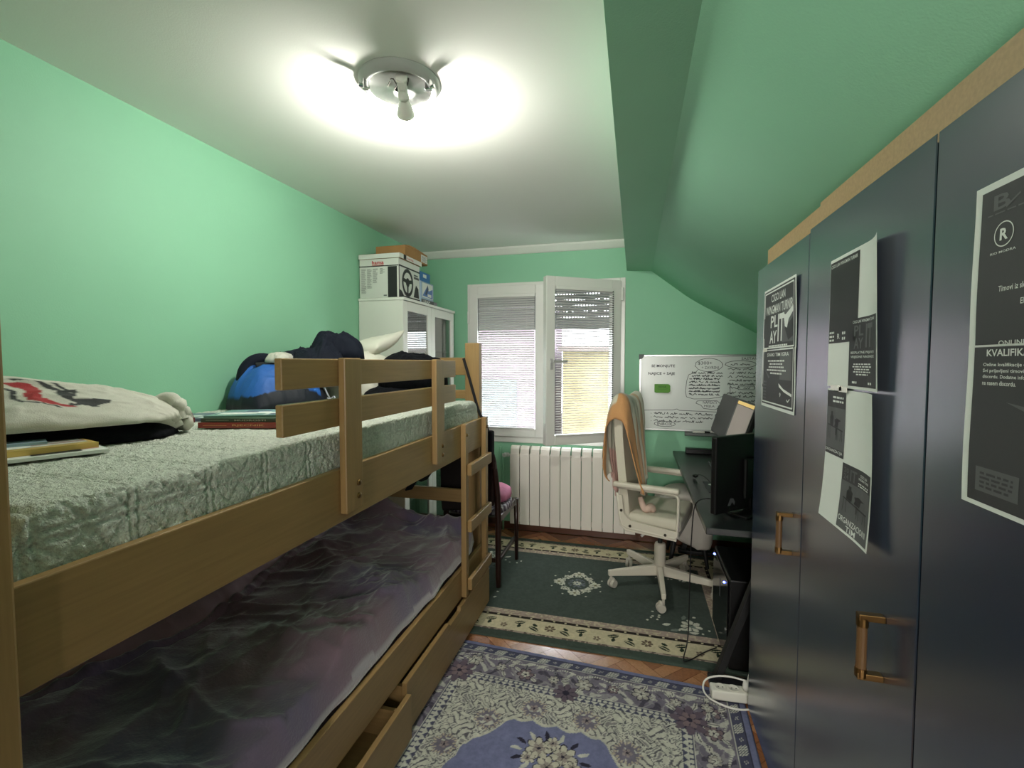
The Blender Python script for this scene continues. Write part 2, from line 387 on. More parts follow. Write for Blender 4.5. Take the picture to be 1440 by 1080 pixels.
# ------------------------------------------------------------------ window: frame, closed sash, open sash, blinds, shutter
GLASS = glass_mat('window_glass', .07)
SLAT = mat('blind_slat', (205, 203, 198), rough=.5)
win = B(); fy0, fy1 = WY - .012, WY + .06
f = .042
win.box(WX0, WX0 + f, fy0, fy1, WZ0, WZ1, .004); win.box(WX1 - f, WX1, fy0, fy1, WZ0, WZ1, .004)
win.box(WX0 + f, WX1 - f, fy0, fy1, WZ0, WZ0 + .07, .004); win.box(WX0 + f, WX1 - f, fy0, fy1, WZ1 - f, WZ1, .004)
wroot = win.build('window_1', PVC); wroot['kind'] = 'structure'
def sash(name, x0, x1, hinge_right, ang, tilt):
    """a casement in local space x0..x1, then swung about its hinge"""
    z0, z1 = .785, 2.035; t = .072; y0, y1 = WY - .03, WY + .03
    px = x1 if hinge_right else x0
    M = Matrix.Translation((px, y0, 0)) @ Matrix.Rotation(ang, 4, 'Z') @ Matrix.Translation((-px, -y0, 0))
    fr = B()
    for a in ((x0, x0 + t, z0, z1), (x1 - t, x1, z0, z1), (x0 + t, x1 - t, z0, z0 + t), (x0 + t, x1 - t, z1 - t, z1)):
        fr.box(a[0], a[1], y0, y1, a[2], a[3], .005, M=M)
    rt = fr.build(name, PVC, wroot)
    g = .004
    B().box(x0 + t - .004, x1 - t + .004, WY + .004, WY + .010, z0 + t - .004, z1 - t + .004, M=M).build('glass_pane', GLASS, rt)
    bl = B(); n = 58; zz0, zz1 = z0 + t + .015, z1 - t - .03; hw = .0105
    for i in range(n):
        z = zz0 + (zz1 - zz0) * i / (n - 1); k = tilt(i / (n - 1)); dy, dz = hw * math.cos(k), -hw * math.sin(k)
        yc = y0 - .002
        P = [(x0 + t + .008, yc - dy, z - dz), (x1 - t - .008, yc - dy, z - dz), (x1 - t - .008, yc, z + .0018), (x0 + t + .008, yc, z + .0018), (x1 - t - .008, yc + dy, z + dz), (x0 + t + .008, yc + dy, z + dz)]
        v = [bl.bm.verts.new(M @ Vector(p)) for p in P]
        bl.bm.faces.new([v[0], v[1], v[2], v[3]]).smooth = True; bl.bm.faces.new([v[3], v[2], v[4], v[5]]).smooth = True
    for lx in (x0 + t + .07, x1 - t - .07):
        for yy in (-.0125, .0085): bl.cyl(M @ Vector((lx, y0 + yy, zz0)), M @ Vector((lx, y0 + yy, zz1)), .0007, n=4)
    vb = bl.build('venetian_blind', SLAT, rt, recalc=False)
    hb = B(); hb.box(x0 + t + .002, x1 - t - .002, y0 - .014, y0 + .010, zz1 + .006, zz1 + .032, .003, M=M)
    hb.box(x0 + t + .006, x1 - t - .006, y0 - .012, y0 + .008, zz0 - .018, zz0 - .008, .002, M=M); hb.build('blind_rail', PVC, rt)
    return rt, M, y0
rt1, M1, y0 = sash('window_sash', -1.352, -.712, False, 0, lambda s: .50 + .10 * s)
hg = B()
for z in (1.78, .98): hg.cyl((-1.358, WY - .038, z - .05), (-1.358, WY - .038, z + .05), .009, n=10)
hg.build('hinge', PVC, rt1)
rt2, M2, y0 = sash('window_sash', -.735, -.105, True, math.radians(34), lambda s: .32 + .05 * s)
hg = B()
for z in (1.93, .95): hg.cyl((-.098, WY - .04, z - .05), (-.098, WY - .04, z + .05), .009, n=10)
hg.build('hinge', PVC, rt2)
hn = B(); hn.box(-.708, -.682, y0 - .010, y0, 1.35, 1.43, .003, M=M2); hn.cyl(M2 @ Vector((-.695, y0 - .008, 1.41)), M2 @ Vector((-.695, y0 - .045, 1.41)), .009)
hn.box(-.705, -.585, y0 - .055, y0 - .040, 1.40, 1.42, .005, M=M2); hn.build('handle', mat('silver_handle', (188, 188, 186), rough=.35, metal=.3), rt2)
ch = B()
for k in range(60):
    z = 1.94 - k * .017; ch.lathe([(0, -.006), (.0055, -.003), (.0055, .003), (0, .006)], M2 @ Vector((-.188, y0 - .016, z)), n=6)
ch.build('blind_chain', mat('black_bead', (20, 20, 22), rough=.4), rt2)
cd = B(); cd.cyl((-1.265, WY - .045, 1.93), (-1.265, WY - .045, 1.55), .003, n=6); cd.build('blind_cord', mat('black_bead'), rt1)
# roller shutter, a third of the way down, light showing through its slots
sh = B(); ys = WY + .15; z = WZ1 + .10; zl = 1.655; pitch = .048
rs = random.Random(5)
k = 0
while z - pitch > zl - .001:
    sh.box(WX0 + .01, WX1 - .01, ys, ys + .009, z - pitch + .007, z, .002)
    x = WX0 + .012; hole = k in (3, 4, 5, 6, 7)
    if hole:
        x_on = WX0 + .012
        while x < WX1 - .012:
            xe = min(x + .012, WX1 - .012); sh.box(x, xe, ys + .002, ys + .006, z - pitch, z - pitch + .007)
            if rs.random() < .14: sh.box(xe, min(xe + .012, WX1 - .012), ys + .002, ys + .006, z - pitch, z - pitch + .007)
            x += .024
    else: sh.box(WX0 + .012, WX1 - .012, ys + .002, ys + .006, z - pitch, z - pitch + .007)
    z -= pitch; k += 1
sh.build('roller_shutter', mat('grey_shutter', (150, 150, 152), rough=.6), wroot)
B().box(WX0 - .03, WX1 + .03, WY + .1, WY + .28, WZ0 - .04, WZ0, .004).build('trim_2', PVC)['kind'] = 'structure'

# what stands outside: a pale rendered house and a leafy strip below
def far_house(x0, x1, y0, zt, wall, label, wx):
    hs = thing('house', ((x0 + x1) / 2, y0 + 2, -3), label, 'house')
    hb = B(); hb.box(x0, x1, y0, y0 + 4, -3, zt); hb.build('wall', wall, hs)
    hr = B(); hr.box(x0 - .1, x1 + .1, y0 - .15, y0 + 4.1, zt, zt + .12); hr.build('roof', mat('clay_roof', (110, 100, 96), rough=.8), hs)
    for x in wx:
        hw_ = B(); hw_.box(x, x + .9, y0 - .04, y0, -.2, 1.0, .01); hw_.build('window', mat('far_pane', (80, 86, 90), rough=.2), hs)
far_house(-1.9, 7, 12.5, 1.72, mat('cream_render', (132, 122, 90), rough=.9, var=.35, vscale=1.6), 'pale yellow neighbouring house seen bright through the right-hand blind', (.2, 2.2, 4.2))
far_house(-9, -2.3, 11.0, 3.0, mat('lilac_render', (112, 98, 108), rough=.9, var=.06), 'pale lilac-grey neighbouring house seen through the left-hand blind', (-7.5, -5.6, -3.7))
gr = B().box(-30, 30, 4.2, 40, -3.2, -3.0).build('ground', mat('pale_paving', (90, 88, 90), rough=.9, var=.1, vscale=1)); gr['kind'] = 'structure'

# ------------------------------------------------------------------ ceiling lamp without its shade
LX, LY = -.778, 1.452
lamp = thing('ceiling_lamp', (LX, LY, ZC), 'round white ceiling lamp with bare bulb and two clips, shade missing', 'lamp')
B().lathe([(.02, 0), (.136, 0), (.136, -.004), (.116, -.026), (.110, -.027), (.106, -.024), (.104, -.020)], (LX, LY, ZC), 48).build('rim', mat('lamp_grey_metal', (170, 172, 168), rough=.55, spec=.3), lamp)
lp = B(); lp.lathe([(.106, -.021), (.085, -.020), (.080, -.016), (.05, -.016), (.046, -.020), (.02, -.021)], (LX, LY, ZC), 48)
lp.build('reflector_plate', mat('lamp_white', (244, 244, 240), rough=.7, spec=.2), lamp)
r_ = random.Random(2)
for k in range(16):
    ho = B(); a = math.radians(20 + 22 * k); rr = .06 + .02 * r_.random(); ho.cyl((LX + rr * math.cos(a), LY + rr * math.sin(a), ZC - .0165), (LX + rr * math.cos(a), LY + rr * math.sin(a), ZC - .0205), .0022, n=6)
    ho.build('screw', mat('dark_screw', (70, 66, 58), rough=.4, metal=.6), lamp)
for ang in (222, 352):
    a = math.radians(ang); d = Vector((math.cos(a), math.sin(a), 0)); c = Vector((LX, LY, ZC)) + d * .113
    cb = B(); cb.box(-.010, .010, -.009, .009, -.050, -.014, .003, M=Matrix.Translation(c) @ Matrix.Rotation(a, 4, 'Z'))
    cb.cyl(c + Vector((0, 0, -.040)) - d * .012, c + Vector((0, 0, -.040)) + d * .022, .006, n=10)
    cb.build('clip', CHROME, lamp)
bp0 = Vector((-.732, 1.375, 2.304)); bp1 = Vector((-.785, 1.516, 2.226))
MB_ = Matrix.Translation(bp0) @ (bp1 - bp0).to_track_quat('Z', 'Y').to_matrix().to_4x4()
so = B(); so.lathe([(.019, -.012), (.019, .0), (.016, .004), (.016, .046), (.0185, .048), (.0185, .060)], (0, 0, 0), 24, M=MB_)
so.box(-.012, .012, -.022, -.010, -.006, .022, .002, M=MB_)
sock = so.build('socket', WHITEPL, lamp)
wr = B()
for k in range(4):
    a = k * .9 + .4; p = bp0 + Vector((.016 * math.cos(a), .016 * math.sin(a), .002))
    wr.tube([p + (bp1 - bp0) * .12, p + Vector((.012 * math.cos(a), .02 * math.sin(a) - .012, .008)), (LX + .03 * math.cos(a), LY + .03 * math.sin(a) - .03, ZC - .021)], .0018, 5, smooth=1)
wr.build('wire', mat('dark_wire', (60, 54, 46), rough=.5), sock)
B().lathe([(.0135, .060), (.0145, .066), (.022, .084), (.0265, .100), (.0292, .112), (.0307, .121)], (0, 0, 0), 24, M=MB_).build('bulb_base', WHITEPL, lamp)
B().lathe([(.0307, .121), (.0303, .128), (.0285, .142), (.0235, .154), (.015, .163), (.007, .167), (0, .168)], (0, 0, 0), 24, M=MB_).build('bulb', mat('bulb_glow', (255, 255, 255), emit=BULB, emitcol=(255, 252, 244)), lamp)

# ------------------------------------------------------------------ bunk bed
BED = thing('bunk_bed', (-1.29, 1.44, 0), 'pale beech bunk bed with guard boards, ladder and two drawers along the left wall', 'bed')
bv = .004
def post(x0, x1, y0, y1, z1): B().box(x0, x1, y0, y1, .0125 if y0 > 2 else 0, z1, bv).build('post', WOOD_Z, BED)
post(-.885, -.797, .365, .412, 1.51); post(-.93, -.843, 2.455, 2.50, 1.512); post(-1.785, -1.70, .365, .412, 1.51); post(-1.785, -1.70, 2.455, 2.50, 1.512)
OX = -.82; RI = -.842                 # outer and inner face of the front boards
B().box(RI, OX, .413, 2.505, .935, 1.092, .003).build('side_rail', WOOD_Y, BED)
B().box(-1.785, -1.763, .413, 2.455, .935, 1.092, .003).build('side_rail', WOOD_Y, BED)
B().box(RI, OX, .413, 2.47, .228, .372, .003).build('side_rail', WOOD_Y, BED)
B().box(-1.785, -1.763, .413, 2.455, .228, .372, .003).build('side_rail', WOOD_Y, BED)
B().box(RI, OX, .928, 2.043, 1.333, 1.411, .003).build('guard_board', WOOD_Y, BED)
B().box(RI, OX, .928, 2.043, 1.2175, 1.2975, .003).build('guard_board', WOOD_Y, BED)
for y0_, y1_, zb in ((1.143, 1.226, .962), (1.768, 1.852, .972)):
    gp = B().box(OX + .001, -.795, y0_, y1_, zb, 1.414, .004).build('guard_post', WOOD_Z, BED)
    for zz in (1.042, 1.003):
        B().lathe([(.0095, 0), (.008, .004), (0, .006)], (0, 0, 0), 12).build('bolt', BRASS, gp)
        b_ = bpy.context.scene.objects[-1] if False else gp.children[-1]
        me = b_.data; me.transform(Matrix.Translation(BED.location)); me.transform(Matrix.Rotation(math.radians(90), 4, 'Y')); me.transform(Matrix.Translation(Vector((-.795, (y0_ + y1_) / 2 + .018, zz)) - Vector(BED.location)))
for z0_, z1_ in ((1.33, 1.43), (1.195, 1.245), (.592, .668), (.41, .482)):
    B().box(-1.70, -.931, 2.468, 2.490, z0_, z1_, .003).build('headboard_slat', WOOD_X, BED)
    B().box(-1.70, -.886, .378, .400, z0_, z1_, .003).build('footboard_slat', WOOD_X, BED)
for y0_, y1_ in ((2.098, 2.136), (2.412, 2.450)):
    ls = B().box(OX + .001, -.792, y0_, y1_, .236, 1.10, .003).build('ladder_side', WOOD_Z, BED)
    B().lathe([(.0095, 0), (.008, .004), (0, .006)], (0, 0, 0), 12).build('bolt', BRASS, ls)
    me = ls.children[-1].data; me.transform(Matrix.Translation(BED.location)); me.transform(Matrix.Rotation(math.radians(90), 4, 'Y')); me.transform(Matrix.Translation(Vector((-.792, (y0_ + y1_) / 2, 1.045)) - Vector(BED.location)))
for zc in (.872, .590, .298):
    B().box(-.791, -.768, 2.112, 2.445, zc - .029, zc + .029, .004).build('ladder_rung', WOOD_Y, BED)
for y0_, y1_, x1_, z1_, notch in ((.42, 1.478, -.772, .192, False), (1.484, 2.478, -.795, .224, True)):
    b_ = B(); x0_ = x1_ - .02
    if notch: b_.prism([(y0_, .028), (y1_, .028), (y1_, z1_), (2.035, z1_), (2.025, z1_ - .018), (1.895, z1_ - .018), (1.885, z1_), (y0_, z1_)], 0, x0_, x1_, .002, 1)
    else: b_.box(x0_, x1_, y0_, y1_, .028, z1_, .003)
    dr = b_.build('drawer', WOOD_Y, BED)
    b2 = B(); b2.box(x0_ - .6, x0_ - .001, y0_ + .03, y1_ - .03, .03, .05); b2.box(x0_ - .6, x0_ - .58, y0_ + .03, y1_ - .03, .05, z1_ - .04); b2.box(x0_ - .58, x0_ - .001, y0_ + .03, y0_ + .045, .05, z1_ - .04); b2.box(x0_ - .58, x0_ - .001, y1_ - .045, y1_ - .03, .05, z1_ - .04)
    b2.build('drawer_box', WOOD_X, dr)
B().box(-1.762, RI - .001, .42, 2.45, .955, .985).build('slat_base', WOOD_X, BED)
B().box(-1.762, RI - .001, .42, 2.45, .255, .285).build('slat_base', WOOD_X, BED)

# upper mattress under a quilted cover
def mattress(name, x0, x1, y0, y1, z0, z1, m, rad, quilt, label, cat):
    ny, nx = 640, 300
    # profile across x: up the wall side, over the top, down the front
    s = np.linspace(0, 1, nx); W_ = x1 - x0; H_ = z1 - z0; per = H_ * 2 + W_; d = s * per
    px = np.where(d < H_, 0, np.where(d < H_ + W_, d - H_, W_)); pz = np.where(d < H_, d, np.where(d < H_ + W_, H_, per - d))
    # round the two shoulders
    for _ in range(int(rad * 4)):
        px[1:-1] = .5 * px[1:-1] + .25 * (px[:-2] + px[2:]); pz[1:-1] = .5 * pz[1:-1] + .25 * (pz[:-2] + pz[2:])
    y = np.linspace(y0, y1, ny); t = np.linspace(-1, 1, ny); endr = (1 - np.abs(t) ** 60) ** .5
    D, Yg = np.meshgrid(d, y, indexing='ij'); PX = np.repeat(px[:, None], ny, 1); PZ = np.repeat(pz[:, None], ny, 1)
    dx = np.gradient(px); dz = np.gradient(pz); nl = np.hypot(dx, dz) + 1e-9; nX = -dz / nl; nZ = dx / nl
    q = quilt(D, Yg)
    E = np.repeat(endr[None, :], nx, 0)
    P = np.stack([x0 + PX + nX[:, None] * q, Yg, z0 + PZ * (.35 + .65 * E) + nZ[:, None] * q], -1)
    me = np_grid_mesh(name, P[:, :, :])
    bm = bmesh.new(); bm.from_mesh(me); bmesh.ops.holes_fill(bm, edges=[e for e in bm.edges if e.is_boundary], sides=0); bmesh.ops.recalc_face_normals(bm, faces=bm.faces); bm.to_mesh(me); bm.free()
    me.materials.append(m); o = link(name, me); return tag(o, label, cat)
def quilt1(D, Y):
    k = .150; wob = .012 * (fbm(D * 8, Y * 8, 14) - .5); a = (D + wob) / k; b_ = (Y + wob) / k
    fx = np.abs(a - np.round(a)); fy = np.abs(b_ - np.round(b_))
    g = -.0045 * sum(np.exp(-((q - .05) / .022) ** 2) for q in (fx, fy))
    cx = a - np.floor(a) - .5; cy = b_ - np.floor(b_) - .5; r = np.hypot(cx, cy); th = np.arctan2(cy, cx)
    pet = np.exp(-((r - .33 - .07 * np.cos(4 * th)) / .022) ** 2) + np.exp(-((r - .17) / .022) ** 2) + .8 * np.exp(-((np.abs(cx) - np.abs(cy)) / .022) ** 2) * (r > .17)
    tuft = .0042 * (vnoise(D * 150, Y * 150, 40) - .5) + .0022 * (vnoise(D * 75, Y * 75, 41) - .5)
    return g - .0032 * np.clip(pet, 0, 1) + tuft + .008 * (fbm(D * 9, Y * 5, 3) - .5)
COVER = mat('terry_cover', (212, 217, 204), rough=.95, bump=1.0, bscale=230, var=.17, vscale=140, sheen=.2, bdist=.006)  # colour mottle stands in for the shade between terry tufts
mattress('mattress', -1.795, -.846, .425, 2.432, .987, 1.192, COVER, 4, quilt1, 'pale green-white quilted mattress lying on the upper bunk', 'mattress')
SHEET = mat('mauve_sheet', (134, 112, 122), rough=.9, bump=.2, bscale=200)
mattress('mattress', -1.76, -.880, .43, 2.45, .287, .428, SHEET, 25, lambda D, Y: .006 * (fbm(D * 6, Y * 12, 9) - .5), 'mattress in a mauve sheet lying on the lower bunk', 'mattress')

# crumpled velvet blanket on the lower bunk, the pale underside turned up by the wall
def blanket():
    ny, nx = 420, 230
    Y = np.linspace(.42, 2.43, ny); Sx = np.linspace(0, 1, nx); SS, YY = np.meshgrid(Sx, Y, indexing='ij')
    left = -1.545 + .045 * np.sin(YY * 4.2 + 2.6) + .015 * np.sin(YY * 11) - np.clip((.9 - YY) / .4, 0, 1) * .12 + np.clip((YY - 2.3) / .15, 0, 1) * .10
    right = -.838 - .008 * np.abs(np.sin(YY * 7)) - .012 * (fbm(YY * 5, YY * 0 + 2, 4) - .3) - np.clip((YY - 2.30) / .13, 0, 1) * .03
    X = left + (right - left) * SS
    wx = X * 5.2 + 1.3 * fbm(X * 3, YY * 3, 21); wy = YY * 5.2 + 1.3 * fbm(X * 3 + 5, YY * 3 + 9, 22)
    A = ridged(wx * .9 + wy * .55 + 30, wy * .9 - wx * .35 + 30, 51, 3)
    Bq = ridged(wx * 1.7 - wy * .8 + 60, wy * .7 + wx * .8 + 60, 77, 2)
    Cq = ridged(wx * 3.1 + 90, wy * 2.6 + 90, 99, 2)
    z = .448 + .020 * fbm(X * 2.2, YY * 2.2, 12)
    for k, (ang, fr, am) in enumerate(((.35, 5.0, .030), (1.15, 6.5, .024), (2.0, 7.5, .022), (2.75, 9.0, .018), (.8, 12.0, .014), (1.9, 14.0, .012), (.1, 17, .009), (2.4, 19, .008))):
        ca, sa = math.cos(ang), math.sin(ang); u_ = X * ca + YY * sa + .10 * (fbm(X * 3 + k, YY * 3, 80 + k) - .5); v_ = -X * sa + YY * ca + .10 * (fbm(X * 3, YY * 3 + k, 90 + k) - .5)
        mask = np.clip((fbm(X * 2.1 + 3 * k, YY * 2.1, 200 + k) - .36) * 5, 0, 1)
        z = z + am * mask * (1 - np.abs(2 * vnoise(u_ * fr + 40, v_ * fr * .33 + 40, 300 + k) - 1)) ** 2.6
    z = z + .004 * Cq
    z += .06 * np.exp(-((YY - 2.36) / .07) ** 2) * np.exp(-((X + 1.42) / .12) ** 2) + .03 * np.exp(-((YY - 2.40) / .05) ** 2)
    drop = np.clip((SS - .955) / .045, 0, 1) ** 1.5; z = z * (1 - drop) + drop * (.384 + .003 * np.sin(YY * 30))
    z = z + .016 * np.sin(np.clip(SS / .06, 0, 1) * math.pi)
    P = np.stack([X, YY, np.where(SS < .955, np.maximum(z, .436), z)], -1)
    base = lin((146, 122, 138)); blue = lin((120, 110, 142)); pale = lin((190, 180, 188)); wine = lin((152, 116, 124))
    n1 = np.clip((fbm(X * 3, YY * 3, 31) - .38) * 4, 0, 1)[..., None]; n2 = np.clip((fbm(X * 2.3 + 4, YY * 2.3, 35) - .42) * 4, 0, 1)[..., None]
    C = base * (1 - n1) + blue * n1; C = C * (1 - .5 * n2) + wine * .5 * n2
    edge = (SS > .990 - .010 * (fbm(YY * 4, YY * 0 + 5, 90) - .5))[..., None]; C = np.where(edge, pale, C)
    me = np_grid_mesh('blanket', P, C)
    me.materials.append(mat('velvet', attr=True, rough=.7, sheen=1.0, bump=.5, bscale=130, bdist=.004, spec=.25))
    o = link('blanket', me); sd = o.modifiers.new('thick', 'SOLIDIFY'); sd.thickness = .008; sd.offset = 1
    tag(o, 'crumpled dark purple velvet blanket spread over the lower bunk', 'blanket')
    n = 240; Y = np.linspace(.43, 2.36, n); s = np.linspace(0, 1, 26); SS, YY = np.meshgrid(s, Y, indexing='ij')
    r = .035 + .014 * fbm(YY * 6, YY * 0, 8); xl = -1.762 + .01 * np.sin(YY * 4); xr = -1.525 + .045 * np.sin(YY * 4.2 + 2.6) + .015 * np.sin(YY * 11) - np.clip((.9 - YY) / .4, 0, 1) * .12
    X = xl + (xr - xl) * SS
    z = .440 + (.050 + .012 * np.sin(YY * 3)) * np.sin(np.clip(SS * 1.02, 0, 1) * math.pi) ** .6 + .06 * (1 - SS) * np.clip(SS / .1, 0, 1) + .020 * ridged(YY * 13 + SS * 1.5, SS * 2 + 3, 61, 2) * np.sin(SS * math.pi) + .02 * SS
    C = lin((172, 142, 152)) * (.85 + .3 * fbm(YY * 9, SS * 4, 66))[..., None]
    me = np_grid_mesh('sheet', np.stack([X, YY, z], -1), C); me.materials.append(mat('satin_cloth', attr=True, rough=.6, sheen=.3, bump=.2, bscale=200))
    o = link('turned_back_sheet', me); sd = o.modifiers.new('thick', 'SOLIDIFY'); sd.thickness = .006; sd.offset = 1
    tag(o, 'mauve sheet bunched along the wall beside the velvet blanket', 'sheet')
blanket()

# ------------------------------------------------------------------ built-in wardrobe under the slope
WX = .45
WARD = thing('wardrobe', (.75, .66, 0), 'navy blue built-in wardrobe with wooden bow handles filling the space under the slope', 'wardrobe')
ca = B(); ca.prism([(WX + .022, 0), (WX + .022, 1.742), (.585, 1.742), (1.05, 1.46), (1.05, 0)], 1, -.58, 1.945, .001, 1)
ca.build('carcass', NAVY, WARD)
for n_, (a, c, zt) in enumerate(((1.418, 1.950, 1.748), (.878, 1.414, 1.757), (.338, .874, 1.757), (-.202, .334, 1.757), (-.58, -.206, 1.757))):
    dd = B().box(WX, WX + .020, a, c, .035, zt, .0015, 1).build('door', NAVY, WARD)
    hy = {0: 1.492, 1: .978}.get(n_)
    if hy:
        zc = .898 if n_ == 0 else .870
        hb = B(); hb.cyl((WX - .034, hy, zc - .046), (WX - .034, hy, zc + .046), .0085, n=14); hb.build('handle', mat('oak_handle', (96, 70, 42), rough=.4), dd)
        for sg in (1, -1):
            h2 = B(); zz = zc + sg * .056
            h2.box(WX - .042, WX, hy - .008, hy + .008, zz - .004, zz + .008, .001); h2.cyl((WX - .034, hy, zz - sg * .016), (WX - .034, hy, zz), .010, n=14)
            h2.build('handle_bracket', BRASS, dd)
B().box(WX + .004, WX + .035, 1.352, 1.838, 1.742, 1.8).build('top_panel', CHIP, WARD)
B().box(WX + .001, WX + .032, -.58, 1.351, 1.742, 1.806).build('top_panel', CHIP, WARD)

def sheet_map(Yl, Yr, z0, z1, curl):
    def f(s, t, off): return (WX - .0012 - off - curl(s, t), Yl + (Yr - Yl) * s, z0 + (z1 - z0) * t)
    return f
def paper(name, Yl, Yr, z0, z1, curl, label, paint, group=None, n=14):
    mf = sheet_map(Yl, Yr, z0, z1, curl); b = B()
    P = np.array([[mf(i / n, j / n, 0) for j in range(n + 1)] for i in range(n + 1)]); b.grid(P)
    paint(b, mf)
    o = b.build(name, [PAPER, PRINT, PAPER, PRINTG, PRINTD], recalc=False); return tag(o, label, 'poster', group)
FLAT = lambda s, t: .0008 * math.sin(3 * s + 5 * t) + .0008
r_ = random.Random(11)
def greek(b, mf, s0, t0, sw, th, lines, mi=2, off=.0012, wid=None):
    """small lines of print too fine to read"""
    for k in range(lines):
        tt = t0 + th * (1 - (k + 1) / lines); hgt = th / lines * .5; x = s0 + (0 if wid is None else (sw * (1 - wid[k % len(wid)])) / 2); xe = s0 + sw - (x - s0)
        while x < xe - .012:
            L = min(.02 + .05 * r_.random(), xe - x); put_rect(b, mf, x, tt, x + L, tt + hgt, mi, off, 1); x += L + .012
def frame_rect(b, mf, s0, t0, s1, t1, wd, asp, mi=2, off=.0011):
    put_line(b, mf, [(s0, t0), (s1, t0), (s1, t1), (s0, t1), (s0, t0)], wd, mi, off, asp)
def p1a(b, mf):
    put_rect(b, mf, .025, 0, .975, .965, 4, .0005)
    frame_rect(b, mf, .05, .03, .95, .93, .022, 1.7)
    put_rect(b, mf, .62, .10, .92, .72, 3, .0007); put_poly(b, mf, [(.08, .55), (.20, .62), (.12, .40)], 1, .0008); put_poly(b, mf, [(.70, .30), (.93, .45), (.93, .18), (.80, .12)], 1, .0009)
    put_text(b, mf, 'CSGO LAN', .27, .76, .44, .12, 2, .0012); put_text(b, mf, 'WINGMAN TURNIR', .10, .57, .82, .14, 2, .0012)
    put_text(b, mf, 'PL', .27, .35, .22, .19, 2, .0012, .02); put_text(b, mf, 'AY', .25, .10, .22, .20, 2, .0012, .02)
    put_text(b, mf, 'IT', .50, .12, .18, .42, 2, .0012, .03)
    put_poly(b, mf, [(.66, .52), (.72, .50), (.92, .60), (.92, .52), (.80, .42), (.76, .30), (.70, .33)], 2, .0011); greek(b, mf, .22, .045, .56, .05, 1)
def p1b(b, mf):
    put_rect(b, mf, .025, .05, .975, 1, 4, .0005); frame_rect(b, mf, .05, .09, .95, .985, .022, 1.7)
    put_rect(b, mf, .58, .50, .90, .94, 3, .0007)
    put_text(b, mf, 'SVAKI TIM IGRA', .18, .875, .66, .06, 2, .0012); greek(b, mf, .18, .58, .58, .26, 5, wid=[.9, .7, .8, 1, .6])
    put_poly(b, mf, [(.56, .44), (.70, .36), (.92, .30), (.92, .26), (.72, .31), (.58, .38)], 2, .0011); put_poly(b, mf, [(.10, .66), (.16, .62), (.28, .52), (.24, .50)], 3, .0009)
    put_text(b, mf, '9', .60, .22, .035, .07, 2, .0012); put_line(b, mf, [(.80, .20), (.83, .17), (.88, .22)], .02, 2, .0012, 1.7); greek(b, mf, .08, .14, .10, .34, 6, 3)
paper('poster', 1.846, 1.492, 1.444, 1.654, lambda s, t: FLAT(s, t) + .004 * s * t, 'black and white tournament poster page reading PLAY IT, upper sheet on far wardrobe door', p1a)
paper('poster', 1.853, 1.494, 1.247, 1.446, lambda s, t: FLAT(s, t), 'black poster page with lines of white print, below the PLAY IT sheet', p1b)
def cell(b, mf, s0, t0, s1, t1, mi): put_rect(b, mf, s0, t0, s1, t1, mi, .0006, 8)
def p2(b, mf):
    cell(b, mf, .01, .34, .58, .975, 1); cell(b, mf, .44, .02, .97, .50, 1)
    put_text(b, mf, 'CSGO LAN WINGMAN TURNIR', .03, .93, .52, .026, 2, .0012); greek(b, mf, .03, .355, .10, .09, 3); put_text(b, mf, 'R', .20, .37, .05, .04, 2, .0012); greek(b, mf, .30, .36, .06, .08, 2)
    put_text(b, mf, 'CSGO LAN WINGMAN TURNIR', .50, .465, .42, .020, 2, .0012)
    put_text(b, mf, 'PL', .53, .375, .16, .075, 3, .0012, .02); put_text(b, mf, 'AY', .53, .285, .16, .075, 3, .0012, .02); put_text(b, mf, 'IT', .73, .29, .14, .16, 3, .0012, .03)
    put_text(b, mf, 'BESPLATNE PRIJAVE I', .48, .245, .44, .022, 2, .0012); put_text(b, mf, 'VRIJEDNE NAGRADE', .48, .215, .44, .022, 2, .0012); greek(b, mf, .52, .10, .34, .09, 5, wid=[.9, 1, .8, .9, .6]); greek(b, mf, .52, .04, .08, .03, 1); greek(b, mf, .80, .04, .08, .03, 1)
def curl2(s, t): return .0015 + .018 * max(0, (s - .72) / .28) ** 1.6 * (.45 + .55 * t) + .004 * s
paper('poster', 1.262, .998, 1.345, 1.640, curl2, 'white sheet with black poster prints, its right edge curling off the middle door', p2)
def table_scene(b, mf, s0, t0, sw, th):
    q = lambda x, y: (s0 + sw * x, t0 + th * y); off = .0011
    put_line(b, mf, [q(.08, .52), q(.95, .40)], .010, 1, off, .8)
    for a_, c_, d_ in ((.12, .51, .10), (.20, .50, .22), (.60, .45, .58), (.62, .45, .66), (.86, .41, .82), (.90, .41, .93)): put_line(b, mf, [q(a_, c_), q(d_, .08)], .006, 1, off, .8)
    put_poly(b, mf, [q(.20, .52), q(.38, .50), q(.40, .78), q(.34, .84), q(.34, .95), q(.25, .95), q(.25, .84), q(.19, .76)], 1, off)
    put_poly(b, mf, [q(.46, .49), q(.66, .47), q(.70, .66), q(.84, .70), q(.60, .76), q(.46, .70), q(.50, .60)], 1, off)
    put_line(b, mf, [q(.56, .46), q(.56, .22)], .014, 1, off, .8)
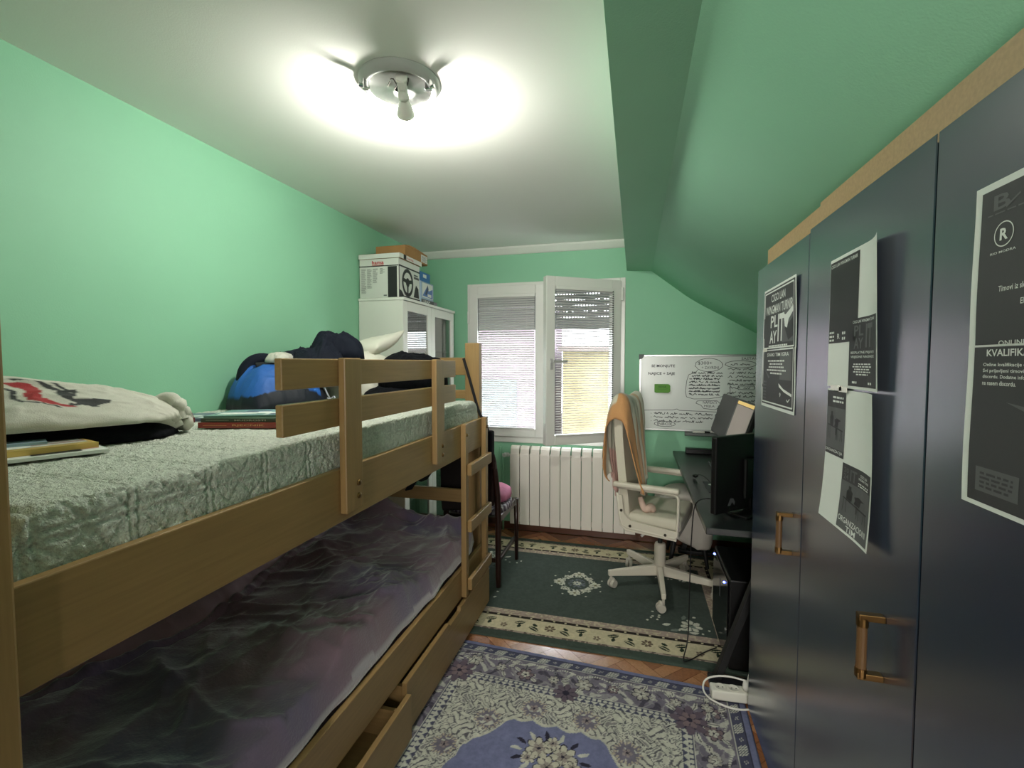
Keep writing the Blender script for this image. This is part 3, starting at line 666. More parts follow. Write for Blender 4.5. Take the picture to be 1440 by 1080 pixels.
def p3(b, mf):
    cell(b, mf, .01, .50, .40, .985, 4); put_rect(b, mf, .01, .55, .40, .86, 3, .0008, 6); greek(b, mf, .14, .90, .22, .06, 2)
    table_scene(b, mf, .02, .60, .36, .24); put_text(b, mf, 'ORGANIZACIJA', .02, .515, .36, .028, 2, .0012)
    cell(b, mf, .40, .02, .97, .48, 4); put_rect(b, mf, .40, .02, .97, .36, 3, .0008, 6)
    put_text(b, mf, '20', .44, .42, .09, .035, 3, .0012); put_text(b, mf, '24', .44, .375, .09, .035, 3, .0012); put_text(b, mf, 'IT', .56, .375, .12, .08, 3, .0012, .02)
    put_text(b, mf, 'CSGO LAN', .74, .435, .15, .018, 2, .0012); put_text(b, mf, 'WINGMAN TURNIR', .71, .412, .22, .016, 2, .0012); greek(b, mf, .71, .37, .22, .03, 2)
    table_scene(b, mf, .42, .13, .53, .22); put_text(b, mf, 'ORGANIZACIONI', .42, .072, .52, .040, 2, .0012); put_text(b, mf, 'TIM', .58, .025, .18, .038, 2, .0012)
def curl3(s, t): return .0015 + .017 * max(0, (s - .7) / .3) ** 1.5 * (.3 + .7 * t) + .012 * (1 - t) ** 3
paper('poster', 1.258, 1.006, 1.036, 1.340, curl3, 'white sheet with ORGANIZACIONI TIM print, hanging below the curled sheet on middle door', p3)
def p4a(b, mf):
    put_rect(b, mf, .045, .012, .985, .955, 4, .0005)
    put_text(b, mf, 'B', .125, .82, .10, .09, 3, .0012, .02); put_line(b, mf, [(.20, .82), (.28, .87)], .012, 3, .0012, 1.3); greek(b, mf, .09, .795, .21, .016, 1, 3)
    n = 28; cx, cy, R1 = .195, .665, .075
    for k in range(n):
        a, c = 2 * math.pi * k / n, 2 * math.pi * (k + 1) / n
        put_poly(b, mf, [(cx + R1 / 1.3 * math.cos(t_) * q_, cy + R1 * math.sin(t_) * q_) for t_, q_ in ((a, 1), (c, 1), (c, .91), (a, .91))], 2, .0012)
    put_text(b, mf, 'R', .172, .630, .048, .07, 2, .0012, .03); put_text(b, mf, 'RIO MODRA', .12, .555, .15, .014, 2, .0012)
    put_text(b, mf, 'Timovi iz sledecih skola', .185, .325, .29, .034, 2, .0012); put_text(b, mf, 'Elektrotehnicka skola', .315, .235, .26, .034, 2, .0012)
    put_text(b, mf, 'ONLINE', .20, .004, .16, .030, 2, .0012)
def p4b(b, mf):
    put_rect(b, mf, .045, .03, .985, .985, 4, .0005)
    put_text(b, mf, 'KVALIFIKACIJE', .13, .915, .34, .055, 2, .0012, .02)
    for k, tx in enumerate(('Online kvalifikacije ce biti odrzane', 'Svi prijavljeni timovi moraju biti na', 'discordu. Dodatne informacije dobijate', 'na nasem discordu.')):
        put_text(b, mf, tx, .11, .862 - .036 * k, .42 if k < 3 else .20, .027, 2, .0012, .012)
    put_poly(b, mf, [(.26, .66), (.40, .64), (.55, .59), (.50, .58), (.36, .62)], 3, .0009); put_poly(b, mf, [(.60, .62), (.95, .72), (.95, .66), (.66, .58)], 3, .0009)
    put_rect(b, mf, .10, .10, .36, .25, 3, .0009, 1); greek(b, mf, .13, .125, .20, .11, 4, 4); put_rect(b, mf, .42, .06, .9, .50, 1, .0008)
paper('poster', .782, .505, 1.421, 1.634, FLAT, 'black poster page with a round R emblem, upper sheet on the nearest door', p4a)
paper('poster', .784, .505, 1.208, 1.424, FLAT, 'black poster page headed KVALIFIKACIJE, lower sheet on the nearest door', p4b)
for yy, zz, q in ((1.80, 1.444, .022), (1.20, 1.343, .03), (1.165, 1.341, .02)):
    b_ = B(); b_.box(WX - .0075, WX - .0062, yy - q, yy + q, zz - .006, zz + .006, .0005, 1); tag(b_.build('tape_strip', mat('clear_tape', (232, 226, 214), rough=.2)), 'strip of shiny tape ' + {1.80: 'joining the PLAY IT poster to the page below', 1.20: 'at the left of the joint between the two white sheets', 1.165: 'at the middle of the joint between the two white sheets'}[yy], 'tape')

# ------------------------------------------------------------------ rugs
def rug(name, x0, x1, y0, y1, cell, paint, label, thick=.009, edge=(60, 66, 90), rz=0):
    nx, ny = int((x1 - x0) / cell) + 1, int((y1 - y0) / cell) + 1
    X, Y = np.meshgrid(np.linspace(x0, x1, nx), np.linspace(y0, y1, ny), indexing='ij')
    C = paint(X, Y)
    # surface: slight swell, rolled down at the border
    d = np.minimum(np.minimum(X - x0, x1 - X), np.minimum(Y - y0, y1 - Y))
    Z = thick * np.clip(d / .006, 0.05, 1) + .0012 * fbm(X * 12, Y * 12, 5)
    P = np.stack([X, Y, Z], -1); cx, cy = (x0 + x1) / 2, (y0 + y1) / 2
    me = np_grid_mesh(name, P, C)
    bm = bmesh.new(); bm.from_mesh(me); be = [e for e in bm.edges if e.is_boundary]
    r = bmesh.ops.extrude_edge_only(bm, edges=be)
    for v in [g for g in r['geom'] if isinstance(g, bmesh.types.BMVert)]: v.co.z = .0005
    bm.to_mesh(me); bm.free()
    me.materials.append(RUGM)
    me.transform(Matrix.Translation((-cx, -cy, 0)))
    o = bpy.data.objects.new(name, me); COL.objects.link(o); o.location = (cx, cy, .0006); o.rotation_euler = (0, 0, rz)
    return tag(o, label, 'rug')
def blend(C, m, col): 
    m = np.clip(m, 0, 1)[..., None]; return C * (1 - m) + lin(col) * m
def flower(C, X, Y, cx, cy, r, col, core, pet=6, rot=0.0, gap=True):
    dx, dy = X - cx, Y - cy; R_ = np.hypot(dx, dy); T_ = np.arctan2(dy, dx) + rot
    sh = R_ < r * (.62 + .38 * np.abs(np.cos(pet / 2 * T_)))
    C = blend(C, sh * 1.0, col)
    if gap:
        C = blend(C, (sh & (np.abs(np.sin(pet / 2 * T_)) > .955) & (R_ > r * .25)) * .8, core)
    return blend(C, (R_ < r * .26) * 1.0, core)
def leaf(C, X, Y, cx, cy, L, wd, a, col, mid=None):
    dx, dy = X - cx, Y - cy; u = dx * math.cos(a) + dy * math.sin(a); v = -dx * math.sin(a) + dy * math.cos(a); v = v - .25 * u * u / L
    m = (np.abs(u) < L / 2) & (np.abs(v) < wd / 2 * np.clip(1 - (2 * u / L) ** 2, 0, 1) ** .8)
    C = blend(C, m * 1.0, col)
    if mid: C = blend(C, (m & (np.abs(v) < wd * .09)) * 1.0, mid)
    return C
def paint_green(X, Y):
    x0, x1, y0, y1 = X.min(), X.max(), Y.min(), Y.max()
    d = np.minimum(np.minimum(X - x0, x1 - X), np.minimum(Y - y0, y1 - Y))
    field = (72, 82, 76); dark = (44, 38, 34); cream = (206, 196, 164); pinkish = (168, 150, 138); grn = (36, 50, 38)
    C = np.ones(X.shape + (3,)) * lin((66, 78, 70))
    C = blend(C, (d > .055) * 1.0, pinkish); C = blend(C, (d > .072) * 1.0, cream); C = blend(C, (d > .190) * 1.0, dark)
    C = blend(C, (d > .212) * 1.0, pinkish); C = blend(C, (d > .262) * 1.0, field)
    # speckle in the narrow bands
    sp = vnoise(X * 90, Y * 90, 3)
    C = blend(C, ((d > .212) & (d < .262) & (sp > .62)) * .6, cream); C = blend(C, ((d > .055) & (d < .072) & (sp > .5)) * .7, dark)
    hor = (np.minimum(Y - y0, y1 - Y) <= np.minimum(X - x0, x1 - X))
    along = np.where(hor, X, Y)
    dots = (d > .195) & (d < .207) & (np.abs(((along / .062) % 1) - .5) < .09); C = blend(C, dots * 1.0, cream)
    # leaves and small flowers running along the cream band
    r = random.Random(4); m = .131
    runs = [(x0 + .2, y0 + m, 0, x1 - x0 - .4), (x0 + .2, y1 - m, 0, x1 - x0 - .4), (x0 + m, y0 + .2, 1, y1 - y0 - .4), (x1 - m, y0 + .2, 1, y1 - y0 - .4)]
    brown = (104, 88, 74)
    for ax, ay, vert, L in runs:
        n = int(L / .078)
        for k in range(n + 1):
            t = k * L / n; px, py = (ax + t, ay) if not vert else (ax, ay + t); rot = math.pi / 2 if vert else 0
            jog = (.020 if k % 2 else -.020); jx, jy = (0, jog) if not vert else (jog, 0)
            w_ = k % 6
            if w_ == 3: C = flower(C, X, Y, px, py, .030, brown, cream, 7)
            elif w_ == 0: C = flower(C, X, Y, px + jx, py + jy, .020, (120, 104, 90), cream, 5)
            else:
                C = leaf(C, X, Y, px + jx, py + jy, .066, .030, rot + (.35 if k % 2 else 2.6), grn, cream)
                C = leaf(C, X, Y, px - jx * .6, py - jy * .6, .034, .020, rot + (1.4 if k % 2 else -.6), grn)
    for cx_ in (x0 + m, x1 - m):
        for cy_ in (y0 + m, y1 - m):
            C = flower(C, X, Y, cx_, cy_, .042, brown, cream, 8)
    # centre medallion: ring of blossoms
    mx, my = -.335, 2.855; white = (206, 206, 190); slate = (110, 116, 124)
    rr, th = np.hypot(X - mx, (Y - my) * .92), np.arctan2(Y - my, X - mx)
    nz = vnoise(X * 130 + 50, Y * 130 + 50, 8)
    C = blend(C, ((rr > .075) & (rr < .118 + .018 * np.cos(4 * th)) & (nz > .42)) * 1.0, white)
    C = blend(C, ((rr < .055) & (nz > .52)) * 1.0, slate); C = flower(C, X, Y, mx, my, .028, white, slate, 8)
    for k in range(4):
        a = k * math.pi / 2; C = flower(C, X, Y, mx + .115 * math.cos(a), my + .125 * math.sin(a), .036, white, (120, 116, 84), 6, .3)
        a += math.pi / 4; C = flower(C, X, Y, mx + .105 * math.cos(a), my + .112 * math.sin(a), .020, white, (70, 80, 70), 5)
        for q in (-.35, .35): C = blend(C, (np.hypot(X - mx - .165 * math.cos(a + q), Y - my - .165 * math.sin(a + q)) < .006) * 1.0, white)
    # corner sprays
    fx0, fx1, fy0, fy1 = x0 + .262, x1 - .262, y0 + .262, y1 - .262
    for sx, cx_ in ((1, fx0), (-1, fx1)):
        for sy, cy_ in ((1, fy0), (-1, fy1)):
            C = flower(C, X, Y, cx_ + sx * .115, cy_ + sy * .085, .056, white, field, 7, .2)
            for k in range(9):
                a = r.uniform(-.2, 1.75); R_ = r.uniform(.10, .25); px, py = cx_ + sx * R_ * math.cos(a), cy_ + sy * R_ * math.sin(a)
                if (px - cx_) * sx < .01 or (py - cy_) * sy < .01: continue
                if k % 3 == 0: C = flower(C, X, Y, px, py, .028, white, field, 5, k)
                else: C = leaf(C, X, Y, px, py, .05, .022, r.uniform(0, 3.1), white if k % 3 == 1 else (120, 130, 122))
            for k in range(14): C = blend(C, (np.hypot(X - cx_ - sx * r.uniform(.02, .34), Y - cy_ - sy * r.uniform(.015, .20)) < .0065) * 1.0, white)
    return C * (.90 + .2 * fbm(X * 30, Y * 30, 2))[..., None]
rug('patterned_rug', -1.345, .682, 2.188, 3.502, .0036, paint_green, 'dark green rug with cream floral border lying by the radiator and office chair')
def swirl(X, Y, sc, seed):
    """scroll work: contour lines of a warped field"""
    a = X * sc + 1.6 * fbm(X * sc * .5, Y * sc * .5, seed); b_ = Y * sc + 1.6 * fbm(X * sc * .5 + 7, Y * sc * .5 + 3, seed + 9)
    return np.sin(a * 2.4 + 2 * np.sin(b_ * 1.7)) * np.sin(b_ * 2.4 + 2 * np.sin(a * 1.9))
def paint_blue(X, Y):
    x0, x1, y0, y1 = X.min(), X.max(), Y.min(), Y.max()
    dxe = np.minimum(X - x0, x1 - X); dye = np.minimum(Y - y0, y1 - Y); d = np.minimum(dxe, dye); hor = dye <= dxe
    along = np.where(hor, X, Y)
    blue = (112, 118, 158); mauve = (118, 112, 126); cream = (198, 198, 186); ink = (48, 46, 62); navy = (78, 80, 102)
    C = np.ones(X.shape + (3,)) * lin((116, 120, 152))
    C = blend(C, (d > .026) * 1.0, navy); C = blend(C, (d > .074) * 1.0, mauve)
    for a, c in ((.026, .029), (.071, .075)): C = blend(C, ((d > a) & (d < c)) * 1.0, cream if a > .05 else ink)
    # hatched lozenges in the guard stripe
    u = (along + .55 * d) / .105 % 1; loz = (d > .034) & (d < .066) & (u < .44); C = blend(C, (loz & (((along * 1.0 - d * 1.6) / .0105 % 1) < .62)) * 1.0, cream)
    dash = (d > .042) & (d < .056) & (u > .62) & (u < .80) & (((along - d * 2) / .02 % 1) < .4); C = blend(C, dash * .8, cream)
    # mauve floral border
    s1 = swirl(X, Y, 13, 5); s2 = swirl(X + 3, Y + 1, 21, 15); band = (d > .080) & (d < .215)
    C = blend(C, (band & (np.abs(s1) < .10)) * .85, (150, 148, 150)); C = blend(C, (band & (s2 > .55)) * .8, cream); C = blend(C, (band & (s2 < -.62)) * .7, ink)
    r = random.Random(8)
    vine = (np.abs(d - (.098 + .008 * np.sin(along / .022))) < .0045) & ((along / .011 % 1) < .7); C = blend(C, vine * 1.0, cream)
    for run in range(4):
        L = (x1 - x0 - .3) if run < 2 else (y1 - y0 - .3); n = int(L / .115)
        for k in range(n + 1):
            t = k * L / n
            px, py = ((x0 + .15 + t, y1 - .15), (x0 + .15 + t, y0 + .15), (x0 + .15, y0 + .15 + t), (x1 - .15, y0 + .15 + t))[run]
            px += r.uniform(-.012, .012); py += r.uniform(-.014, .014); R_ = .036 if k % 2 else .024
            C = flower(C, X, Y, px, py, R_ * 1.15, ink, ink, 6, k, False); C = flower(C, X, Y, px, py, R_, (172, 168, 158) if k % 3 else (128, 112, 116), ink, 6, k)
            C = flower(C, X, Y, px, py, R_ * .55, cream, ink, 5, k + 1)
            for q in range(3): 
                a = r.uniform(0, 6.28); C = leaf(C, X, Y, px + .052 * math.cos(a), py + .045 * math.sin(a), .040, .016, a, cream if q else (120, 120, 126), ink)
    # beaded inner frame
    C = blend(C, (d > .215) * 1.0, navy)
    C = blend(C, ((d > .214) & (d < .218)) * 1.0, cream)
    bead = ((d > .221) & (d < .236)) & (np.hypot(((along / .0225) % 1 - .5) * .0225, d - .2285) < .0085); C = blend(C, bead * 1.0, cream)
    tri = (d > .238) & (d < .258) & (np.abs((along / .030) % 1 - .5) * .030 < (.258 - d) * .8); C = blend(C, tri * 1.0, cream)
    # cream ground full of scrolls
    inn = d > .258
    C = blend(C, inn * 1.0, (200, 200, 186)); s3 = swirl(X * 1.0 + 9, Y + 4, 38, 33)
    C = blend(C, (inn & (np.abs(s3) < .15)) * .9, (78, 76, 88)); C = blend(C, (inn & (s3 > .70)) * .8, (120, 116, 122))
    # lobed blue centre
    cx, cy = (x0 + x1) / 2 + .0, (y0 + y1) / 2
    ax, ay = np.abs(X - cx), np.abs(Y - cy); hx, hy = (x1 - x0) / 2, (y1 - y0) / 2
    # stepped lobes: allowed ay as a function of ax
    lim = hy - .405 - .018 * np.abs(np.sin(ax / .030)) - .17 * np.clip((ax - .165) / .135, 0, 1) - .25 * np.clip((ax - .30 - .010 * np.abs(np.sin(ay / .03))) / .07, 0, 1) - 3 * np.clip(ax - .37, 0, 1)
    m = ay < lim
    step = (np.floor(ax / .018) * .006) * 0
    C = blend(C, m * 1.0, (120, 124, 158))
    rim = (np.abs(ay - lim) < .007) & (ax < .36); C = blend(C, rim * .8, (206, 204, 186))
    # leafy cartouches on the lobes
    for sx in (-1, 1):
        for sy in (-1, 1):
            for (ox, oy, R_) in ((.105, .350, .055), (.265, .455, .055), (.375, .615, .05)):
                px, py = cx + sx * ox, cy + sy * (hy - oy)
                rr = np.hypot(X - px, Y - py); th = np.arctan2(Y - py, X - px)
                C = blend(C, (rr < R_ * (.9 + .12 * np.cos(9 * th))) * 1.0, mauve)
                C = blend(C, ((np.abs(rr - R_ * .80 - .005 * np.cos(9 * th)) < .006) & (np.sin(th * 22) > -.3)) * 1.0, (186, 176, 156)); C = blend(C, ((rr < R_ * .62) & (swirl(X, Y, 40, 3) > .25)) * 1.0, cream)
                C = flower(C, X, Y, px, py, R_ * .36, (150, 138, 138), ink, 5)
    # corner motifs
    for sx, ex in ((1, x0), (-1, x1)):
        for sy, ey in ((1, y0), (-1, y1)):
            px, py = ex + sx * .225, ey + sy * .225
            C = flower(C, X, Y, px, py, .075, (104, 92, 104), ink, 8); C = flower(C, X, Y, px, py, .040, (130, 112, 116), ink, 6)
            for k in range(5): 
                a = k * 1.256; C = leaf(C, X, Y, px + .085 * math.cos(a), py + .085 * math.sin(a), .05, .02, a, cream, ink)
    px, py = cx, y1 - .225
    C = flower(C, X, Y, px, py, .055, (104, 92, 104), ink, 8)
    # bouquet in the middle of the visible end
    bx, by = cx + .005, y1 - .55
    for k, (ox, oy, R_) in enumerate(((-.045, .02, .048), (.045, .01, .050), (0, -.05, .046), (0, .055, .03), (-.075, -.03, .028), (.085, -.025, .028))):
        C = flower(C, X, Y, bx + ox, by + oy, R_ * 1.1, ink, ink, 7, k, False); C = flower(C, X, Y, bx + ox, by + oy, R_, (200, 196, 178), (110, 96, 98), 7, k)
        C = flower(C, X, Y, bx + ox, by + oy, R_ * .5, (158, 148, 140), ink, 5, k)
    for k in range(14):
        a = k * .449; C = leaf(C, X, Y, bx + .125 * math.cos(a), by + .085 * math.sin(a), .045, .016, a, cream if k % 2 else ink)
    return C * (.86 + .28 * fbm(X * 35, Y * 35, 2))[..., None]
rug('patterned_rug', -1.0, .425, .62, 2.10, .0036, paint_blue, 'slate blue rug with scrolled floral borders lying between bed and wardrobe', rz=math.radians(-2.6))

# ------------------------------------------------------------------ radiator under the window
RAD = thing('radiator', (-.48, 3.64, .07), 'cream ribbed aluminium radiator on the far wall under the window', 'radiator')
nsec = 12; rx0, rx1 = -.978, .020; pw = (rx1 - rx0) / nsec
for k in range(nsec):
    a = rx0 + k * pw + .002; c = a + pw - .004; b = B()
    b.box(a, c, 3.598, 3.606, .082, .660, .003)                       # flat front panel
    b.prism([(3.600, .655), (3.607, .700), (3.625, .722), (3.662, .722), (3.680, .706), (3.680, .690), (3.660, .694), (3.628, .694), (3.614, .655)], 0, a + .004, c - .004, .002, 1)
    b.box(a + .004, c - .004, 3.600, 3.618, .655, .664, .001)
    for fx in (a + .022, a + .042, a + .060): b.box(fx - .0015, fx + .0015, 3.606, 3.675, .10, .70)
    b.box(a + .010, c - .010, 3.628, 3.668, .09, .69, .006)
    for zz in (.115, .640): b.cyl((a - .0018, 3.648, zz), (c + .0018, 3.648, zz), .020, n=12)
    b.build('section', RADW, RAD)
v = B(); v.cyl((rx0 - .075, 3.648, .640), (rx0 + .004, 3.648, .640), .010, n=12); v.cyl((rx0 - .058, 3.648, .640), (rx0 - .02, 3.648, .640), .017, n=12); v.cyl((rx0 - .05, 3.648, .640), (rx0 - .05, 3.610, .640), .013, .016, n=14); v.build('valve', mat('white_valve', (222, 222, 218), rough=.3), RAD)
v = B(); v.tube([(rx0 - .066, 3.650, .640), (rx0 - .075, 3.655, .60), (rx0 - .075, 3.668, .5), (rx0 - .075, 3.668, .001)], .009, 8, smooth=1); v.build('pipe', mat('green_painted_pipe', (142, 199, 164), rough=.5), RAD)
v = B(); v.cyl((rx0 - .105, 3.690, .0), (rx0 - .105, 3.690, .70), .009, n=10); v.build('pipe', MATS['green_painted_pipe'], RAD)

# ------------------------------------------------------------------ whiteboard
WBX0, WBX1, WBZ0, WBZ1, WBY = .034, .934, .882, 1.462, 3.688
WB = thing('whiteboard', (.484, 3.70, WBZ0), 'whiteboard covered in black marker notes on the far wall right of the window', 'whiteboard')
b = B(); b.box(WBX0 + .01, WBX1 - .01, WBY + .004, 3.709, WBZ0 + .01, WBZ1 - .01)
mfw = lambda s, t, off: (WBX0 + (WBX1 - WBX0) * s, WBY + .004 - off, WBZ0 + (WBZ1 - WBZ0) * t)
board = b.build('writing_surface', mat('gloss_white_board', (226, 230, 226), rough=.22), WB)
ib = B(); r_ = random.Random(21); O = .0006
def scrawl(s0, t0, sw, h, words, wd=.007):
    """joined-up handwriting"""
    x = s0; tot = sum(words) + .6 * (len(words) - 1); cw = sw / tot
    for wlen in words:
        pts = []; 
        for k in range(int(wlen * 3)):
            pts.append((x + cw * k / 3, t0 + h * (r_.choice((.05, .5, .55, .95)) if k % 2 else r_.choice((.0, .1, .5))) + r_.uniform(-.05, .05) * h))
        put_line(ib, mfw, pts, wd, 0, O, 1.55); x += cw * (wlen + .6)
def oval(cs, ct, rs_, rt_, wd=.006, a0=0, a1=6.6):
    put_line(ib, mfw, [(cs + rs_ * math.cos(a0 + (a1 - a0) * k / 26) * (1 + .04 * math.sin(3 * k)), ct + rt_ * math.sin(a0 + (a1 - a0) * k / 26)) for k in range(27)], wd, 0, O, 1.55)
put_text(ib, mfw, 'SE MONJUTE', .10, .825, .19, .045, 0, O, .02); put_text(ib, mfw, 'NAJICE + SAJE', .075, .725, .215, .045, 0, O, .02)
put_text(ib, mfw, '$300+', .47, .865, .11, .045, 0, O, .0); put_text(ib, mfw, '+ ZAVRSNI', .50, .815, .13, .035, 0, O, .0); oval(.555, .865, .105, .085)
put_line(ib, mfw, [(.47, .80), (.45, .765), (.40, .74), (.385, .66), (.375, .52), (.385, .45), (.44, .425)], .006, 0, O, 1.55)
for k in range(8): scrawl(.405 + .02 * (k < 2), .755 - .040 * k, .24, .026, [r_.randint(2, 6) for _ in range(4)], .008)
for k in range(3): put_line(ib, mfw, [(.40, .60 - .04 * k), (.62, .605 - .04 * k)], .005, 0, O, 1.55)
put_line(ib, mfw, [(.44, .425), (.56, .43), (.66, .46), (.70, .50)], .006, 0, O, 1.55)
put_text(ib, mfw, 'NAPISATI', .515, .365, .105, .036, 0, O, .0); put_text(ib, mfw, 'MEJLA', .525, .315, .08, .034, 0, O, .0)
put_line(ib, mfw, [(.47, .40), (.62, .41), (.665, .35), (.61, .29), (.52, .305), (.50, .345), (.46, .37), (.47, .40)], .006, 0, O, 1.55)
put_text(ib, mfw, 'SASTAV', .80, .93, .12, .032, 0, O, .0); oval(.795, .875, .115, .045); scrawl(.72, .862, .15, .026, [3, 4])
for k in range(6): scrawl(.70 + .015 * (k % 2), .80 - .047 * k, .27, .028, [r_.randint(2, 7) for _ in range(3)])
put_line(ib, mfw, [(.72, .62), (.72, .50), (.735, .50)], .006, 0, O, 1.55); put_line(ib, mfw, [(.78, .60), (.90, .60), (.90, .555), (.78, .555), (.78, .60)], .006, 0, O, 1.55)
scrawl(.70, .50, .20, .030, [4, 7]); scrawl(.93, .50, .05, .03, [3]); scrawl(.68, .455, .29, .030, [2, 4, 8]); scrawl(.76, .40, .18, .024, [3, 4])
put_line(ib, mfw, [(.02, .262), (.20, .272), (.28, .275), (.31, .29), (.33, .272), (.45, .268), (.63, .262)], .006, 0, O, 1.55)
put_line(ib, mfw, [(.66, .37), (.635, .34), (.625, .28), (.635, .16), (.65, .06)], .007, 0, O, 1.55); put_line(ib, mfw, [(.63, .26), (.61, .22), (.62, .15)], .006, 0, O, 1.55)
for k, (wds, ln) in enumerate((([6, 1, 4, 7, 9], .47), ([4, 6, 3, 3, 6], .47), ([6, 3, 4, 6, 4], .40))):
    t_ = .215 - .050 * k; put_text(ib, mfw, '.', .10, t_ + .005, .006, .01, 0, O, .05); scrawl(.125, t_, ln, .030, wds)
put_text(ib, mfw, 'INBOX', .155, .070, .12, .036, 0, O, .0); oval(.215, .088, .085, .034)
for k in range(5): scrawl(.67, .32 - .055 * k, .09 if k > 1 else .06, .03, [3, 2])
for k in range(4): scrawl(.80, .30 - .07 * k, .15, .03, [4, 5])
ib.build('handwriting', INK, board, recalc=False)
fr = B(); e = .016
fr.box(WBX0, WBX1, WBY, 3.709, WBZ1 - e, WBZ1, .002); fr.box(WBX0, WBX1, WBY, 3.709, WBZ0, WBZ0 + e, .002); fr.box(WBX0, WBX0 + e, WBY, 3.709, WBZ0 + e, WBZ1 - e, .002); fr.box(WBX1 - e, WBX1, WBY, 3.709, WBZ0 + e, WBZ1 - e, .002)
fr.build('frame', ALU, WB)
for cx_, sx in ((WBX0, 1), (WBX1, -1)):
    for cz_, sz in ((WBZ0, 1), (WBZ1, -1)):
        b = B(); pts = [(cx_ - sx * .003, cz_ - sz * .003), (cx_ + sx * .036, cz_ - sz * .003)] + [(cx_ + sx * .036 * math.cos(a), cz_ + sz * .036 * math.sin(a)) for a in (.26, .52, .78, 1.05, 1.31)] + [(cx_ - sx * .003, cz_ + sz * .036)]
        V = [(p[0], p[1]) for p in pts]; bb_ = b
        bb_.prism(V, 1, WBY - .004, 3.707); bb_.build('corner_cap', GREYPL, WB)
b = B(); b.prism([(3.700, .882), (3.640, .868), (3.636, .878), (3.632, .878), (3.634, .860), (3.700, .845)], 0, .372, .69, .001, 1); b.build('pen_tray', mat('tray_grey', (120, 124, 122), rough=.4), WB)
def marker(name, x, y, z, cap, label, L=.12):
    t = thing(name, (x, y, z), label, 'pen', 'pens in the whiteboard tray')
    b = B(); b.cyl((x - L / 2, y, z), (x + L * .18, y, z), .0075, n=12); b.build('barrel', WHITEPL, t)
    b = B(); b.cyl((x + L * .18, y, z), (x + L / 2, y, z), .0078, .0065, n=12); b.build('cap', cap, t)
marker('marker_pen', .485, 3.655, .885, BLACK, 'white marker pen with black cap at the left of the whiteboard tray')
marker('marker_pen', .585, 3.662, .886, mat('grey_cap', (130, 130, 128)), 'white marker pen with grey cap at the right of the whiteboard tray', .09)
er = thing('board_eraser', (.204, 3.67, 1.174), 'bright green felt eraser stuck on the whiteboard', 'eraser')
b = B(); b.prism([(.148, 1.178), (.160, 1.172), (.250, 1.172), (.262, 1.184), (.262, 1.226), (.250, 1.238), (.148, 1.238)], 1, 3.662, 3.682, .003); b.build('body', mat('lime_plastic', (84, 150, 30), rough=.5), er)
b = B(); b.box(.152, .258, 3.682, 3.6915, 1.176, 1.234, .001); b.build('felt_pad', mat('grey_felt', (90, 96, 90), rough=.9), er)
b = B(); put_text(b, lambda s, t, off: (.178 + .055 * s, 3.6612 - off, 1.212 + .012 * t), 'EDGE', 0, 0, 1, 1, 0, .0003); b.tube([(.168, 3.6614, 1.208), (.18, 3.6614, 1.200), (.205, 3.6614, 1.197), (.23, 3.6614, 1.200), (.242, 3.6614, 1.208)], .0008, 4); b.build('print', mat('dark_green_print', (40, 84, 24)), er)

# ------------------------------------------------------------------ white glass-door cabinet and the boxes on it
CB = thing('display_cabinet', (-1.645, 3.12, 0), 'tall white cabinet with glass doors in the far left corner behind the bed', 'cabinet')
cw = mat('white_lacquer', (228, 228, 220), rough=.35)
cx0, cx1, cy0, cy1, cz1 = -1.795, -1.47, 2.745, 3.62, 1.83
b = B(); b.box(cx0, cx1, cy0, cy0 + .018, 0, cz1 - .018, .001); b.box(cx0, cx1, cy1 - .018, cy1, 0, cz1 - .018, .001); b.box(cx0, cx0 + .008, cy0 + .018, cy1 - .018, .06, cz1 - .018); b.box(cx0, cx1 - .03, cy0 + .018, cy1 - .018, .06, .08); b.box(cx0, cx1 - .02, cy0 + .018, cy1 - .018, 0, .058)
b.build('carcass', cw, CB)
b = B(); b.box(cx0, cx1 + .012, cy0 - .006, cy1 + .006, cz1 - .018, cz1, .002); b.build('top', cw, CB)
for z in (.42, .80, 1.14, 1.48): b = B(); b.box(cx0 + .01, cx1 - .03, cy0 + .018, cy1 - .018, z, z + .016); b.build('shelf', cw, CB)
ym = (cy0 + cy1) / 2
for a, c in ((cy0 + .002, ym - .0015), (ym + .0015, cy1 - .002)):
    b = B(); t = .062; z0, z1 = .065, cz1 - .021
    for q in ((a, a + t, z0, z1), (c - t, c, z0, z1), (a + t, c - t, z0, z0 + t), (a + t, c - t, z1 - t, z1)): b.box(cx1 - .018, cx1 + .002, q[0], q[1], q[2], q[3], .0015, 1)
    dr = b.build('door', cw, CB)
    b = B(); b.box(cx1 - .010, cx1 - .006, a + t - .003, c - t + .003, z0 + t - .003, z1 - t + .003); b.build('glass_pane', glass_mat('cabinet_glass', .35, (.62, .66, .66)), dr)
    b = B(); ky = (c - .03) if a < ym - .3 else (a + .03); b.cyl((cx1 + .002, ky, .95), (cx1 + .022, ky, .95), .008, .011, n=14); b.build('knob', CHROME, dr)

